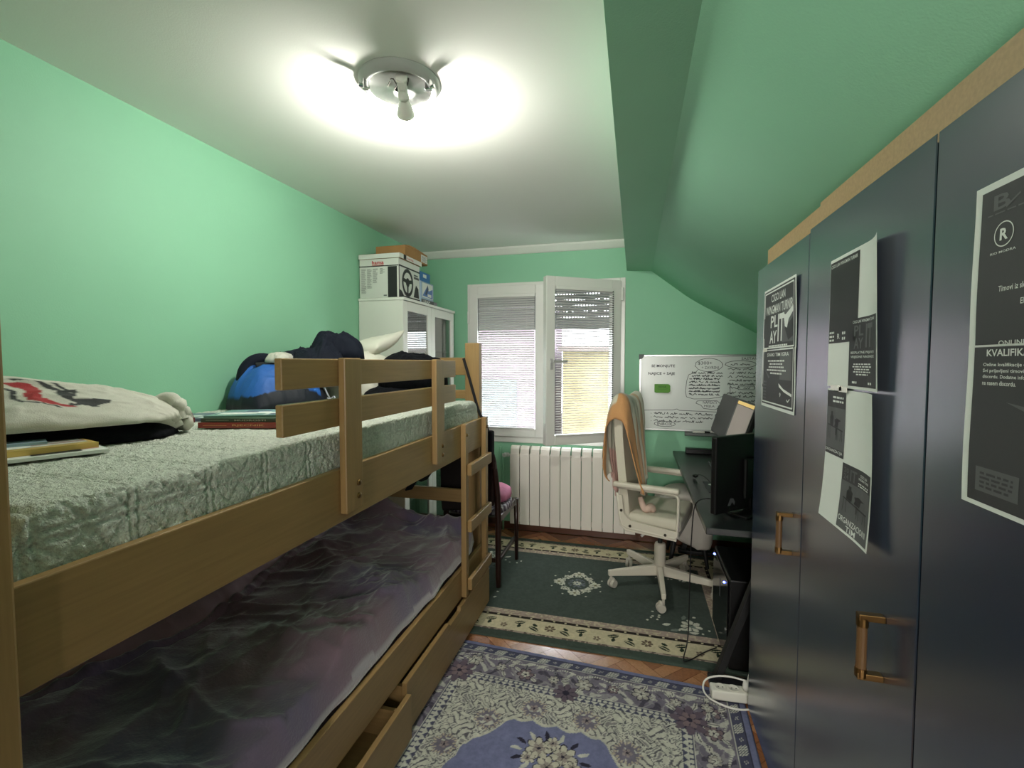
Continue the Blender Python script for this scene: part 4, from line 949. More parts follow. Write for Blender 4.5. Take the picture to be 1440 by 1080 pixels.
def carton(name, x0, x1, y0, y1, z0, z1, m, label, cat='box', lid=None, rz=0):
    t = thing(name, ((x0 + x1) / 2, (y0 + y1) / 2, z0), label, cat)
    b = B(); b.box(x0, x1, y0, y1, z0, z1, .003); b.build('carton', m, t); return t
WHC = mat('white_carton', (214, 216, 208), rough=.5)
ZT = cz1 + .0005
bx = carton('cardboard_box', -1.785, -1.495, 2.742, 3.045, ZT, 2.085, WHC, 'white box with a steering wheel picture and hama lettering, on top of the white cabinet')
yf = 2.742; xf = -1.495
mf1 = lambda s, t, off: (-1.785 + .290 * s, yf - .0008 - off, ZT + (2.085 - ZT) * t)          # face towards the room's near end
mf2 = lambda s, t, off: (xf + .0008 + off, yf + .303 * s, ZT + (2.085 - ZT) * t)              # face towards the room
b = B(); put_rect(b, mf1, 0, .80, 1, .825, 1, .0004, 1); put_rect(b, mf1, .73, 0, .96, .79, 1, .0004, 1); put_text(b, mf1, 'hama', .33, .855, .30, .10, 2, .0006, .02); put_line(b, mf1, [(.33, .835), (.63, .835)], .012, 2, .0005)
for c_ in range(3): 
    r_ = random.Random(c_)
    for k in range(24 - 5 * c_): put_rect(b, mf1, .05 + .15 * c_, .74 - .027 * k, .05 + .15 * c_ + .13 * r_.uniform(.6, 1), .748 - .027 * k, 3, .0006, 1)
for k in range(5): put_rect(b, mf1, .53, .74 - .03 * k, .60 + .05 * (k % 2), .75 - .03 * k, 3, .0006, 1)
put_rect(b, mf1, .62, .04, .70, .07, 3, .0006, 1)
put_rect(b, mf2, 0, .80, 1, .84, 1, .0004, 1); put_rect(b, mf2, 0, 0, .03, .80, 1, .0004, 1); put_rect(b, mf2, 0, 0, 1, .07, 1, .0004, 1); put_poly(b, mf2, [(0, .07), (0, .22), (.12, .18), (.22, .07)], 1, .0006)
put_rect(b, mf2, .34, .86, .56, .99, 1, .0005, 1) if False else None
n = 30
def ring(cs, ct, ro, ri, mi, off, a=.72):
    for k in range(n):
        p, q = 2 * math.pi * k / n, 2 * math.pi * (k + 1) / n
        put_poly(b, mf2, [(cs + ro * a * math.cos(p), ct + ro * math.sin(p)), (cs + ro * a * math.cos(q), ct + ro * math.sin(q)), (cs + ri * a * math.cos(q), ct + ri * math.sin(q)), (cs + ri * a * math.cos(p), ct + ri * math.sin(p))], mi, off)
ring(.40, .43, .35, .27, 1, .0007); ring(.40, .43, .37, .35, 3, .0006); ring(.40, .44, .12, .02, 1, .0007)
for sx in (-1, 1): put_poly(b, mf2, [(.40, .50), (.40 + sx * .20, .54), (.40 + sx * .20, .44), (.40, .40)], 1, .0008)
put_poly(b, mf2, [(.36, .42), (.44, .42), (.43, .14), (.37, .14)], 1, .0008)
put_poly(b, mf2, [(.68, .10), (.95, .10), (.92, .36), (.80, .44), (.74, .30)], 1, .0008); put_rect(b, mf2, .70, .60, .95, .66, 3, .0006, 1); put_rect(b, mf2, .70, .68, .90, .72, 3, .0006, 1)
b.build('print', [WHC, PRINT, RED, PRINTG], bx, recalc=False)
l2 = carton('cardboard_box', -1.785, -1.482, 2.735, 3.052, 2.0855, 2.118, mat('tan_carton', (150, 118, 78), rough=.6), 'flat brown and white carton lying on the steering wheel box')
b = B(); mf3 = lambda s, t, off: (-1.785 + .303 * s, 2.735 - .0008 - off, 2.0855 + .0325 * t); put_rect(b, mf3, 0, 0, 1, .92, 0, .0002, 1); 
mf4 = lambda s, t, off: (-1.482 + .0008 + off, 2.735 + .317 * s, 2.0855 + .0325 * t); put_rect(b, mf4, 0, 0, .16, .92, 0, .0002, 1); put_rect(b, mf4, .16, 0, .28, .92, 1, .0002, 1); put_rect(b, mf4, .28, 0, 1, .92, 0, .0002, 1); put_text(b, mf4, 'hama', .32, .2, .28, .5, 2, .0005)
b.build('print', [WHC, PRINT, RED], l2, recalc=False)
cbx = carton('cardboard_box', -1.72, -1.50, 2.84, 3.19, 2.1188, 2.192, mat('brown_cardboard', (158, 118, 70), rough=.75, var=.06), 'open brown cardboard box topmost on the cabinet stack')
b = B(); b.prism([(2.845, 2.193), (2.90, 2.204), (2.97, 2.206), (3.10, 2.199), (3.19, 2.193)], 0, -1.72, -1.50); b.build('flap', MATS['brown_cardboard'], cbx)
b = B(); put_rect(b, lambda s, t, off: (-1.4995 + off, 3.08 + .10 * s, 2.13 + .052 * t), 0, 0, 1, 1, 0, .0006, 1)
for k in range(5): put_rect(b, lambda s, t, off: (-1.4995 + off, 3.08 + .10 * s, 2.13 + .052 * t), .12, .12 + .16 * k, .85 - .1 * (k % 2), .18 + .16 * k, 1, .0009, 1)
b.build('address_label', [WHC, PRINTG], cbx, recalc=False)
lb = carton('cardboard_box', -1.73, -1.487, 3.052, 3.262, ZT, 1.99, mat('pale_blue_carton', (150, 172, 190), rough=.5), 'pale blue and white box beside the steering wheel box on the cabinet')
b = B(); mf5 = lambda s, t, off: (-1.487 + .0006 + off, 3.052 + .21 * s, ZT + (1.99 - ZT) * t)
put_rect(b, mf5, .08, .28, .92, .94, 0, .0003, 1); put_poly(b, mf5, [(.10, .35), (.45, .80), (.60, .62), (.90, .75), (.90, .30)], 1, .0006); put_poly(b, mf5, [(.3, .45), (.5, .9), (.58, .7), (.42, .4)], 3, .0008); put_rect(b, mf5, 0, 0, 1, .20, 2, .0003, 1); put_text(b, mf5, 'LEAP', .18, .05, .5, .11, 0, .0008, .02); put_rect(b, mf5, .5, .35, .8, .48, 0, .0008, 1)
b.build('print', [WHC, mat('blue_print', (88, 120, 176), rough=.5), PRINTG, mat('dark_blue_print', (50, 66, 96), rough=.5)], lb, recalc=False)
sb = carton('cardboard_box', -1.72, -1.50, 3.058, 3.232, 1.9905, 2.062, mat('bright_blue_carton', (48, 108, 168), rough=.4), 'bright blue box on the pale blue box beside the steering wheel box')
b = B(); put_rect(b, lambda s, t, off: (-1.50 + .0006 + off, 3.058 + .174 * s, 1.9905 + .07 * t), .3, .45, .62, .8, 0, .0004, 1); b.build('print', [WHC], sb, recalc=False)
b = B(); b.box(-1.70, -1.50, 3.275, 3.36, ZT, 1.868, .004); tag(b.build('cardboard_box', mat('grey_carton', (130, 134, 136), rough=.5)), 'small low grey box at the far end of the cabinet top', 'box')

# ------------------------------------------------------------------ things lying on the upper bunk
ZM = 1.196
def hood_col(U, V, H):
    C = np.ones(U.shape + (3,)) * lin((204, 202, 190)); red = lin((168, 56, 60)); dk = lin((62, 62, 64))
    wob = .05 * np.sin(V * 9) + .10 * (fbm(U * 5, V * 5, 3) - .5)
    def stroke(x0, slope, wd, c, v0, v1):
        nonlocal C
        m = (np.abs(U - x0 - slope * V - wob) < wd * (.6 + .8 * fbm(U * 14, V * 14, 5))) & (V > v0) & (V < v1); C = np.where(m[..., None], c, C)
    stroke(-.02, .42, .050, red, .02, .74); stroke(.12, .46, .026, dk, -.04, .72); stroke(-.16, .50, .016, dk, .05, .78); stroke(.20, .36, .014, dk, .0, .5)
    stroke(-.42, .25, .045, red, -.42, -.14); stroke(-.55, .25, .018, dk, -.42, -.20); stroke(-.24, .25, .024, dk, -.45, -.08); stroke(-.15, .3, .010, dk, -.40, -.1)
    m = (np.abs(V + .05 - .05 * np.sin(U * 14)) < .020) & (U > -.42) & (U < .12); C = np.where(m[..., None], dk, C)
    m = (U > .30) & (U < .58) & (np.abs(V - .66 + .12 * U) < .08) & (fbm(U * 16, V * 10, 9) > .38); C = np.where(m[..., None], dk, C)
    return C
hd = thing('hoodie', (-1.26, .72, ZM), 'white hoodie with red and black brush print heaped on black clothes', 'hoodie')
mound('body', (-1.47, .77, 1.243), .165, .34, .135, ATTR, rz=math.radians(-27), seed=12, n=120, lump=.14, wr=.17, wscale=2.0, q=2.6, colf=lambda U, V, H: hood_col(V, U, H), hf=lambda U, V: (.72 - .34 * U) * (1 - .35 * np.clip(V, 0, 1) ** 1.5), parent=hd)
WHC2 = mat('white_jersey', (204, 202, 190), rough=.9, bump=.25, bscale=320)
def sh_(b, d=(-.175, .085, .0)):
    for v_ in b.bm.verts: v_.co += Vector(d)
    return b
b = B(); b.tube([(-1.20, .72, 1.26), (-1.17, .84, 1.262), (-1.145, .93, 1.245), (-1.14, .965, 1.232)], [.045, .042, .040, .034], 14, smooth=2); sh_(b).build('sleeve', WHC2, hd)
b = B()
for k, (rx, zz, yy) in enumerate(((.046, 1.268, .945), (.050, 1.246, .955), (.046, 1.222, .965))):
    b.tube([(-1.15 + rx * math.cos(a) * .9, yy + .6 * rx * math.sin(a) + .01, zz + .012 * math.sin(a * 2 + k)) for a in np.linspace(0, 6.0, 16)], .017, 8)
b.tube([(-1.19, .90, 1.23), (-1.17, .95, 1.29), (-1.14, .965, 1.30), (-1.115, .965, 1.265), (-1.11, .968, 1.235)], .019, 10, smooth=2)
sh_(b).build('cuff', WHC2, hd)
b = B(); b.tube([(-1.40, .86, 1.27), (-1.36, .91, 1.31), (-1.30, .945, 1.30), (-1.27, .945, 1.275)], [.02, .03, .028, .02], 12, smooth=2); sh_(b, (-.24, .10, .0)).build('hood', WHC2, hd)
bc = mound('clothes_pile', (-1.475, .775, ZM), .145, .335, .056, DARKCLOTH, rz=math.radians(-27), seed=33, n=80, lump=.2, wr=.2, wscale=2.5)
tag(bc, 'folded black garments lying under the white hoodie', 'clothes')
def magazine(cx, cy, z, L, W, th, rz, cover, label, paint=None, name='magazine', cat='magazine', page=(210, 208, 196)):
    t = thing(name, (cx, cy, z), label, cat)
    M = Matrix.Translation((cx, cy, z)) @ Matrix.Rotation(rz, 4, 'Z')
    b = B(); b.box(-L / 2 + .002, L / 2 - .003, -W / 2 + .003, W / 2 - .003, .0012, th - .0012, M=M); b.build('pages', mat('pages_%d' % page[0], page, rough=.8), t)
    b = B(); c = cover if isinstance(cover, list) else [cover]
    b.box(-L / 2, L / 2, -W / 2, W / 2, 0, .0011, M=M); b.box(-L / 2, L / 2, -W / 2, W / 2, th - .0011, th, M=M); b.box(-L / 2 - .0008, L / 2 + .0008, -W / 2 - .0008, -W / 2 + .0018, 0, th, M=M)
    if paint: paint(b, lambda s, t_, off: M @ Vector((-L / 2 + L * s, -W / 2 + W * t_, th + off)), lambda s, t_, off: M @ Vector((-L / 2 + L * s, -W / 2 - .0009 - off, th * t_)))
    b.build('cover', c, t, recalc=False); return t
r_ = random.Random(9)
def coverart(cols):
    def f(b, top, sp):
        for k in range(9):
            s0, t0 = r_.uniform(.03, .7), r_.uniform(.03, .7); put_rect(b, top, s0, t0, min(.97, s0 + r_.uniform(.1, .5)), min(.97, t0 + r_.uniform(.08, .4)), 1 + r_.randrange(cols), .0003 + .0001 * k, 1)
    return f
YEL = mat('yellow_cover', (206, 176, 96), rough=.4); PALEB = mat('pale_blue_cover', (150, 178, 188), rough=.4); MAROON = mat('maroon_cover', (116, 44, 48), rough=.4); GREENC = mat('dark_green_cover', (70, 84, 66), rough=.4); REDC = mat('brick_red_cover', (142, 50, 40), rough=.4); PINKC = mat('pinkish_cover', (164, 140, 132), rough=.35); TEAL = mat('teal_cover', (128, 164, 156), rough=.3); GREYB = mat('grey_blue_cover', (96, 108, 128), rough=.4)
magazine(-1.335, .672, ZM, .32, .24, .007, math.radians(68), [PAPER, PRINT, mat('skin_tone_ink', (190, 150, 140))], 'white magazine with black lettering, lowest under the yellow-edged magazine beside the hoodie', coverart(2))
magazine(-1.362, .672, ZM + .0075, .30, .23, .012, math.radians(74), [YEL, PAPER, PINKC], 'yellow-edged magazine lying on the white magazine at the near end of the bunk', coverart(2))
magazine(-1.44, .66, ZM + .020, .27, .21, .006, math.radians(62), [PALEB, PAPER, PRINT], 'pale blue magazine topmost at the near end of the bunk', coverart(2))
magazine(-1.60, 1.20, ZM, .24, .17, .016, math.radians(52), [MAROON, PINKC, GREENC], 'maroon-edged book with a pinkish cover lying by the wall between hoodie and backpack', lambda b, top, sp: (put_rect(b, top, .01, .01, .99, .99, 1, .0003, 1), coverart(2)(b, top, sp)), 'book', 'book', (226, 226, 220))
magazine(-1.53, 1.34, ZM, .26, .19, .010, math.radians(30), [GREYB, TEAL, PAPER], 'thin grey-blue magazine lying between the maroon book and the backpack', coverart(2), page=(222, 224, 222))
def spine(txt, mi):
    def f(b, top, sp): put_text(b, sp, txt, .36, .30, .34, .42, mi, .0003, .02); put_rect(b, sp, .05, .46, .30, .54, mi, .0003, 1)
    return f
GOLD = mat('gold_lettering', (206, 160, 96), rough=.4)
magazine(-1.195, 1.265, ZM, .30, .20, .017, math.radians(14), [REDC, GOLD], 'thick brick red book with gold spine lettering, undermost of the two by the guard board', spine('RJECNIK', 1), 'book', 'book', (216, 206, 190))
magazine(-1.20, 1.275, ZM + .0175, .29, .20, .012, math.radians(15), [GREENC, mat('pale_lettering', (186, 188, 172))], 'dark green book with pale spine lettering lying on the brick red book', spine('MUDROSTI', 1), 'book', 'book')
magazine(-1.235, 1.30, ZM + .030, .27, .20, .005, math.radians(24), [TEAL, PAPER, GREYB], 'glossy pale teal magazine topmost on the green and red books', coverart(2), page=(224, 226, 222))

# backpack slumped against the wall
def bag_col(U, V, H):
    C = np.ones(U.shape + (3,)) * lin((18, 24, 38)); t = H
    lim = .24 + .20 * (1 - np.abs(U) ** 2) - .20 * np.clip(U, 0, 1)
    m = (t > lim) & (t < .90) & (U < .62); C = np.where(m[..., None], lin((36, 96, 178)), C)
    m = (t > .90) & (fbm(U * 9, V * 9, 4) > .5); C = np.where(m[..., None], lin((34, 40, 56)), C); return C
bp = thing('backpack', (-1.60, 1.80, ZM), 'bright blue and navy backpack slumped against the wall on the upper bunk', 'backpack')
mound('bag_body', (-1.605, 1.80, ZM), .175, .215, .205, mat('backpack_nylon', attr=True, rough=.6, bump=.15, bscale=260), rz=math.radians(-20), seed=5, n=90, lump=.12, wr=.12, p=2.2, q=1.9, colf=lambda U, V, H: bag_col(V, U, H / 1.05), hf=lambda U, V: 1 - .35 * np.clip(V, 0, 1) ** 2, parent=bp)
b = B(); b.tube([(-1.70, 1.67, 1.29), (-1.70, 1.695, 1.37), (-1.68, 1.73, 1.41), (-1.65, 1.77, 1.425), (-1.62, 1.80, 1.40)], [.016, .026, .030, .024, .016], 10, smooth=2); b.build('top_flap', NAVYCLOTH, bp)
b = B(); b.tube([(-1.64, 1.70, 1.385), (-1.60, 1.745, 1.392), (-1.54, 1.80, 1.385), (-1.50, 1.86, 1.36)], .016, 8, smooth=2); b.tube([(-1.655, 1.71, 1.37), (-1.60, 1.76, 1.372), (-1.53, 1.82, 1.36)], .012, 8, smooth=2); b.build('zip_band', mat('black_webbing', (20, 20, 26), rough=.8), bp)
b = B(); b.tube([(-1.43, 1.89, 1.285), (-1.40, 1.875, 1.25), (-1.405, 1.90, 1.225), (-1.38, 1.90, 1.245), (-1.37, 1.885, 1.22), (-1.40, 1.87, 1.235)], .0035, 6, smooth=2); b.build('drawcord', mat('pale_cord', (190, 192, 204), rough=.8), bp)
wp = mound('pouch', (-1.60, 1.80, 1.40), .055, .075, .045, WHC2, rz=.3, seed=8, n=40, wr=.12); tag(wp, 'small white cloth bundle poking out on top of the blue backpack', 'bundle')

pl = mound('pillow', (-1.47, 2.25, ZM), .20, .20, .27, mat('white_pillow', (222, 220, 206), rough=.85, bump=.15, bscale=180), rz=.1, seed=17, n=90, lump=.08, wr=.05, q=3, wscale=2); tag(pl, 'large white pillow at the far end of the upper bunk', 'pillow')
p2_ = thing('pillow', (-1.42, 2.33, 1.40), 'second white pillow with a pointed raised corner resting on the large pillow', 'pillow')
n = 40; u = np.linspace(-1, 1, n); U, V = np.meshgrid(u, u, indexing='ij')
pf = (np.clip(1 - U ** 4, 0, 1) * np.clip(1 - V ** 4, 0, 1)) ** .5
for_top = np.stack([-1.475 + .165 * U * (1 - .10 * (1 - V * V)) + .02 * V, 2.32 + .12 * V * (1 - .10 * (1 - U * U)), 1.485 + .030 * U + .035 * V + .045 * pf + .045 * np.clip(U, 0, 1) ** 4 * np.clip(V, 0, 1) ** 2 + .010 * (ridged(U * 2 + 5, V * 1.5 + 9, 3) - .4) * pf], -1)
bot = for_top.copy(); bot[..., 2] = bot[..., 2] - .092 * pf - .002
b = B(); b.grid(for_top); b.grid(bot[::-1]); bmesh.ops.remove_doubles(b.bm, verts=b.bm.verts, dist=.003); b.build('cushion', MATS['white_pillow'], p2_, smooth=True)
jk = mound('jacket', (-1.54, 1.99, 1.32), .15, .19, .21, NAVYCLOTH, rz=.5, seed=44, n=100, lump=.28, wr=.26, wscale=2.4, q=2.4, hf=lambda U, V: .62 + .38 * np.exp(-((U - .30) / .5) ** 2)); tag(jk, 'dark navy jacket heaped on the bundle beside the white pillow', 'jacket')
j2 = mound('sleeve', (-1.47, 2.05, 1.42), .075, .13, .125, NAVYCLOTH, rz=-.9, seed=47, n=60, lump=.25, wr=.3, wscale=2.2, q=2.2, parent=jk)
j3 = mound('sleeve', (-1.59, 1.94, 1.36), .085, .16, .10, NAVYCLOTH, rz=-.5, seed=49, n=60, lump=.25, wr=.3, wscale=2.2, q=2.2, parent=jk)
fc = mound('folded_trousers', (-1.16, 2.18, ZM), .21, .20, .085, DARKCLOTH, rz=.15, seed=61, n=70, lump=.2, wr=.2, wscale=2.5); tag(fc, 'dark trousers folded on the upper bunk behind the guard boards', 'trousers')
fd = mound('folded_shirt', (-1.13, 2.22, 1.275), .17, .17, .185, DARKCLOTH, rz=.0, seed=71, n=80, lump=.10, wr=.12, wscale=2.5, q=3.6, hf=lambda U, V: .93 - .06 * U); tag(fd, 'black shirt folded flat on top of the dark trousers', 'shirt')

# bag on a strap over the far bed post, and the cloth hanging below the upper rail
st = thing('shoulder_bag', (-.81, 2.54, .86), 'small black bag hanging by a long strap from the far bed post', 'bag')
b = B(); b.tube([(-.935, 2.448, 1.425), (-.905, 2.447, 1.33), (-.865, 2.447, 1.19), (-.838, 2.452, 1.10), (-.826, 2.515, 1.06), (-.815, 2.53, 1.00)], .0085, 6, smooth=2); b.build('strap', mat('black_webbing'), st)
b = B(); b.box(-.845, -.79, 2.515, 2.575, .862, 1.005, .012, 3); b.build('pouch', DARKCLOTH, st)
hc = B(); P = np.array([[(-.90 - .01 * i + .02 * math.sin(j), 1.80 + .22 * j / 8, .932 - .012 * i * (1 + .3 * math.sin(j * 1.1 + 1))) for j in range(9)] for i in range(7)])
hc.grid(P); o = hc.build('hanging_cloth', DARKCLOTH, recalc=False); sd = o.modifiers.new('thick', 'SOLIDIFY'); sd.thickness = .006; tag(o, 'black cloth corner hanging down below the upper bunk rail', 'cloth')

# ------------------------------------------------------------------ dark dining chair by the bed's end
DC = thing('dining_chair', (-.985, 2.88, 0), 'dark mahogany chair with patterned seat standing between bed end and radiator', 'chair')
lx0, lx1, yr, yfr = -1.150, -.805, 2.66, 3.10; z0 = .0115
for x in (lx0, lx1):
    b = B(); sx = 1 if x == lx1 else -1
    pts = [(x + sx * .004, yr + .02, z0), (x, yr + .03, .25), (x, yr + .035, .46), (x - sx * .004, yr + .02, .62), (x - sx * .012, yr - .02, .80), (x - sx * .018, yr - .05, .875)]
    b.tube(pts, [.017, .019, .021, .020, .018, .014], 8, smooth=1); b.build('back_leg', DARKWOOD, DC)
    b = B(); b.tube([(x + sx * .012, yfr, z0), (x + sx * .012, yfr, .25), (x + sx * .010, yfr - .005, .45)], [.013, .016, .020], 8); b.build('front_leg', DARKWOOD, DC)
    b = B(); b.box(x - .010, x + .010, yr + .05, yfr - .01, .155, .18, .003); b.build('stretcher', DARKWOOD, DC)
b = B(); b.box(lx0 + .01, lx1 - .01, yr + .024, yr + .042, .16, .185, .003); b.build('stretcher', DARKWOOD, DC)
b = B(); b.box(lx0 - .012, lx1 + .012, yr + .02, yfr + .01, .405, .45, .006); b.build('seat_frame', DARKWOOD, DC)
def seat_cols(U, V, H):
    C = np.ones(U.shape + (3,)) * lin((92, 80, 96)); m = (np.sin(U * 26 + 3 * fbm(U * 6, V * 6, 3)) * np.sin(V * 26) > .25); C = np.where(m[..., None], lin((186, 182, 190)), C); return C
mound('seat', (-.977, 2.895, .4505), .195, .215, .050, ATTR, seed=3, n=60, lump=.05, wr=.0, q=4, colf=seat_cols, parent=DC)
b = B(); b.prism([(-1.165, .80), (-1.10, .875), (-1.04, .90), (-.93, .90), (-.87, .875), (-.80, .80), (-.80, .76), (-1.165, .76)], 1, yr - .035, yr - .012, .004); b.build('top_rail', DARKWOOD, DC)
b = B(); b.box(lx0 + .02, lx1 - .02, yr - .004, yr + .03, .52, .79, .012, 3); b.build('back_pad', mat('dark_upholstery', (48, 26, 24), rough=.8), DC)
ct = mound('cushion', (-.955, 2.93, .503), .165, .165, .075, mat('pink_cushion', (214, 128, 164), rough=.8, bump=.2, bscale=150), seed=9, n=50, lump=.06, wr=.09, q=2.6, wscale=2); tag(ct, 'pink cushion lying on the dark wooden chair seat', 'cushion')
# jacket over the chair's back
b = B(); xs = np.linspace(-1.135, -.830, 22)
for_j = []
sec = [(-.075, .50), (-.080, .62), (-.088, .76), (-.092, .86), (-.075, .915), (-.035, .925), (.0, .90), (.035, .80), (.050, .66), (.058, .56)]
P = np.array([[(x, yr + dy + .008 * math.sin(14 * x + 3 * z), (z - .05 * abs((x + .985) / .16) ** 3 * (z > .8)) + .012 * math.sin(9 * x + z * 6)) for dy, z in sec] for x in xs])
b.grid(P); o = b.build('jacket', mat('black_fleece', (24, 17, 17), rough=.95, bump=.3, bscale=150), recalc=False); sd = o.modifiers.new('thick', 'SOLIDIFY'); sd.thickness = .009; sub = o.modifiers.new('smooth', 'SUBSURF'); sub.levels = sub.render_levels = 1
tag(o, 'black jacket draped over the back of the dark wooden chair', 'jacket')

# ------------------------------------------------------------------ white office chair turned to the desk, towel over its back
OC = thing('office_chair', (.165, 2.95, .010), 'cream white office chair on five castors turned towards the desk', 'chair')
hx, hy = .165, 2.95
b = B(); b.lathe([(.024, .085), (.034, .09), (.034, .27), (.030, .285), (.014, .287)], (hx, hy, 0), 20); b.build('column', WHITEMET, OC)
b = B(); b.cyl((hx, hy, .28), (hx, hy, .415), .014, n=14); b.build('gas_lift', BLACKM, OC)
for k in range(5):
    a = math.radians(55 + 72 * k); d = Vector((math.cos(a), math.sin(a), 0)); M = Matrix.Translation((hx, hy, 0)) @ Matrix.Rotation(a, 4, 'Z')
    b = B(); v0 = [(.02, -.017, .085), (.02, .017, .085), (.02, .017, .150), (.02, -.017, .150), (.325, -.012, .090), (.325, .012, .090), (.325, .012, .122), (.325, -.012, .122)]
    v = [b.bm.verts.new(M @ Vector(c)) for c in v0]
    for f in ((0, 1, 2, 3), (4, 7, 6, 5), (0, 4, 5, 1), (1, 5, 6, 2), (2, 6, 7, 3), (3, 7, 4, 0)): b.bm.faces.new([v[i] for i in f])
    b._geo(v, .004); lg = b.build('base_leg', WHITEMET, OC)
    b = B(); c = Vector((hx, hy, 0)) + d * .308; sw = a + 1.1 + k * 1.3; q = Vector((math.cos(sw), math.sin(sw), 0)); c2 = c + q * .014; ax = Vector((-q.y, q.x, 0))
    b.cyl(c + Vector((0, 0, .055)), c + Vector((0, 0, .095)), .008, n=10)
    b.tube([c2 - ax * .016 + Vector((0, 0, .058)), c2 + Vector((0, 0, .066)), c2 + ax * .016 + Vector((0, 0, .058))], .011, 8)
    for sg in (-1, 1): b.cyl(c2 + ax * sg * .004 + Vector((0, 0, .037)), c2 + ax * sg * .021 + Vector((0, 0, .037)), .026, .023, n=18)
    b.build('castor', mat('castor_grey', (196, 190, 176), rough=.45), lg)
b = B(); b.tube([(hx - .01, hy - .02, .405), (hx - .06, hy - .06, .395), (hx - .10, hy - .09, .362)], .0045, 6, smooth=1); lv = b.build('lever', BLACKM, OC)
b = B(); b.tube([(hx - .085, hy - .078, .373), (hx - .115, hy - .10, .352)], .0085, 10); b.build('lever_knob', WHITEPL, lv)
SF = mat('cream_upholstery', (206, 200, 182), rough=.85, bump=.15, bscale=240)
b = B(); b.box(-.045, .265, 2.715, 3.185, .41, .432, .006); b.build('seat_plate', WHITEMET, OC)
b = B(); b.box(-.045, .272, 2.725, 3.175, .433, .510, .026, 4); b.build('seat', SF, OC, smooth=True)
b = B()
P = [(-.055, .44), (-.075, .60), (-.095, .78), (-.112, .95), (-.118, 1.08), (-.112, 1.155), (-.098, 1.175), (-.080, 1.165), (-.066, 1.10), (-.062, .95), (-.046, .78), (-.026, .60), (-.012, .44)]
b.prism(P, 1, 2.725, 3.175, .010, 3); b.build('backrest', SF, OC)
for y in (2.700, 3.200):
    sd_ = -1 if y < 2.95 else 1
    b = B(); path = [(-.085, y, .63), (-.070, y, .50), (-.055, y, .445), (-.02, y, .43), (.18, y, .418), (.245, y, .416), (.258, y, .43), (.262, y, .55), (.262, y, .640), (.255, y, .657), (.235, y, .662), (.0, y, .665), (-.085, y, .666)]
    b.tube(path, .0085, 8); b.build('arm_frame', WHITEMET, OC)
    b = B(); b.prism([(-.088, .62), (-.068, .44), (-.03, .412), (.255, .400), (.258, .455), (-.005, .475), (-.045, .51), (-.055, .62)], 1, y - .006, y + .006, .002, 1); b.build('side_panel', WHITEMET, OC)
    for x_, z_ in ((-.058, .53), (-.005, .445), (.195, .428)):
        b = B(); b.cyl((x_, y + sd_ * .006, z_), (x_, y + sd_ * .010, z_), .008, n=14); b.build('bolt', mat('dark_bolt', (84, 80, 70), rough=.35, metal=.7), OC)
    b = B(); b.box(-.108, .268, y - .022, y + .022, .667, .698, .012, 4); b.build('armrest', WHITEMET, OC, smooth=True)
TURN = Matrix.Translation((.050, 0, 0)) @ Matrix.Rotation(math.radians(-15), 4, 'Z')
for o in OC.children:
    if o.name.split('.')[0] not in ('column', 'gas_lift', 'base_leg', 'lever'): o.data.transform(TURN)
TURNW = Matrix.Translation((hx, hy, 0)) @ TURN @ Matrix.Translation((-hx, -hy, 0))
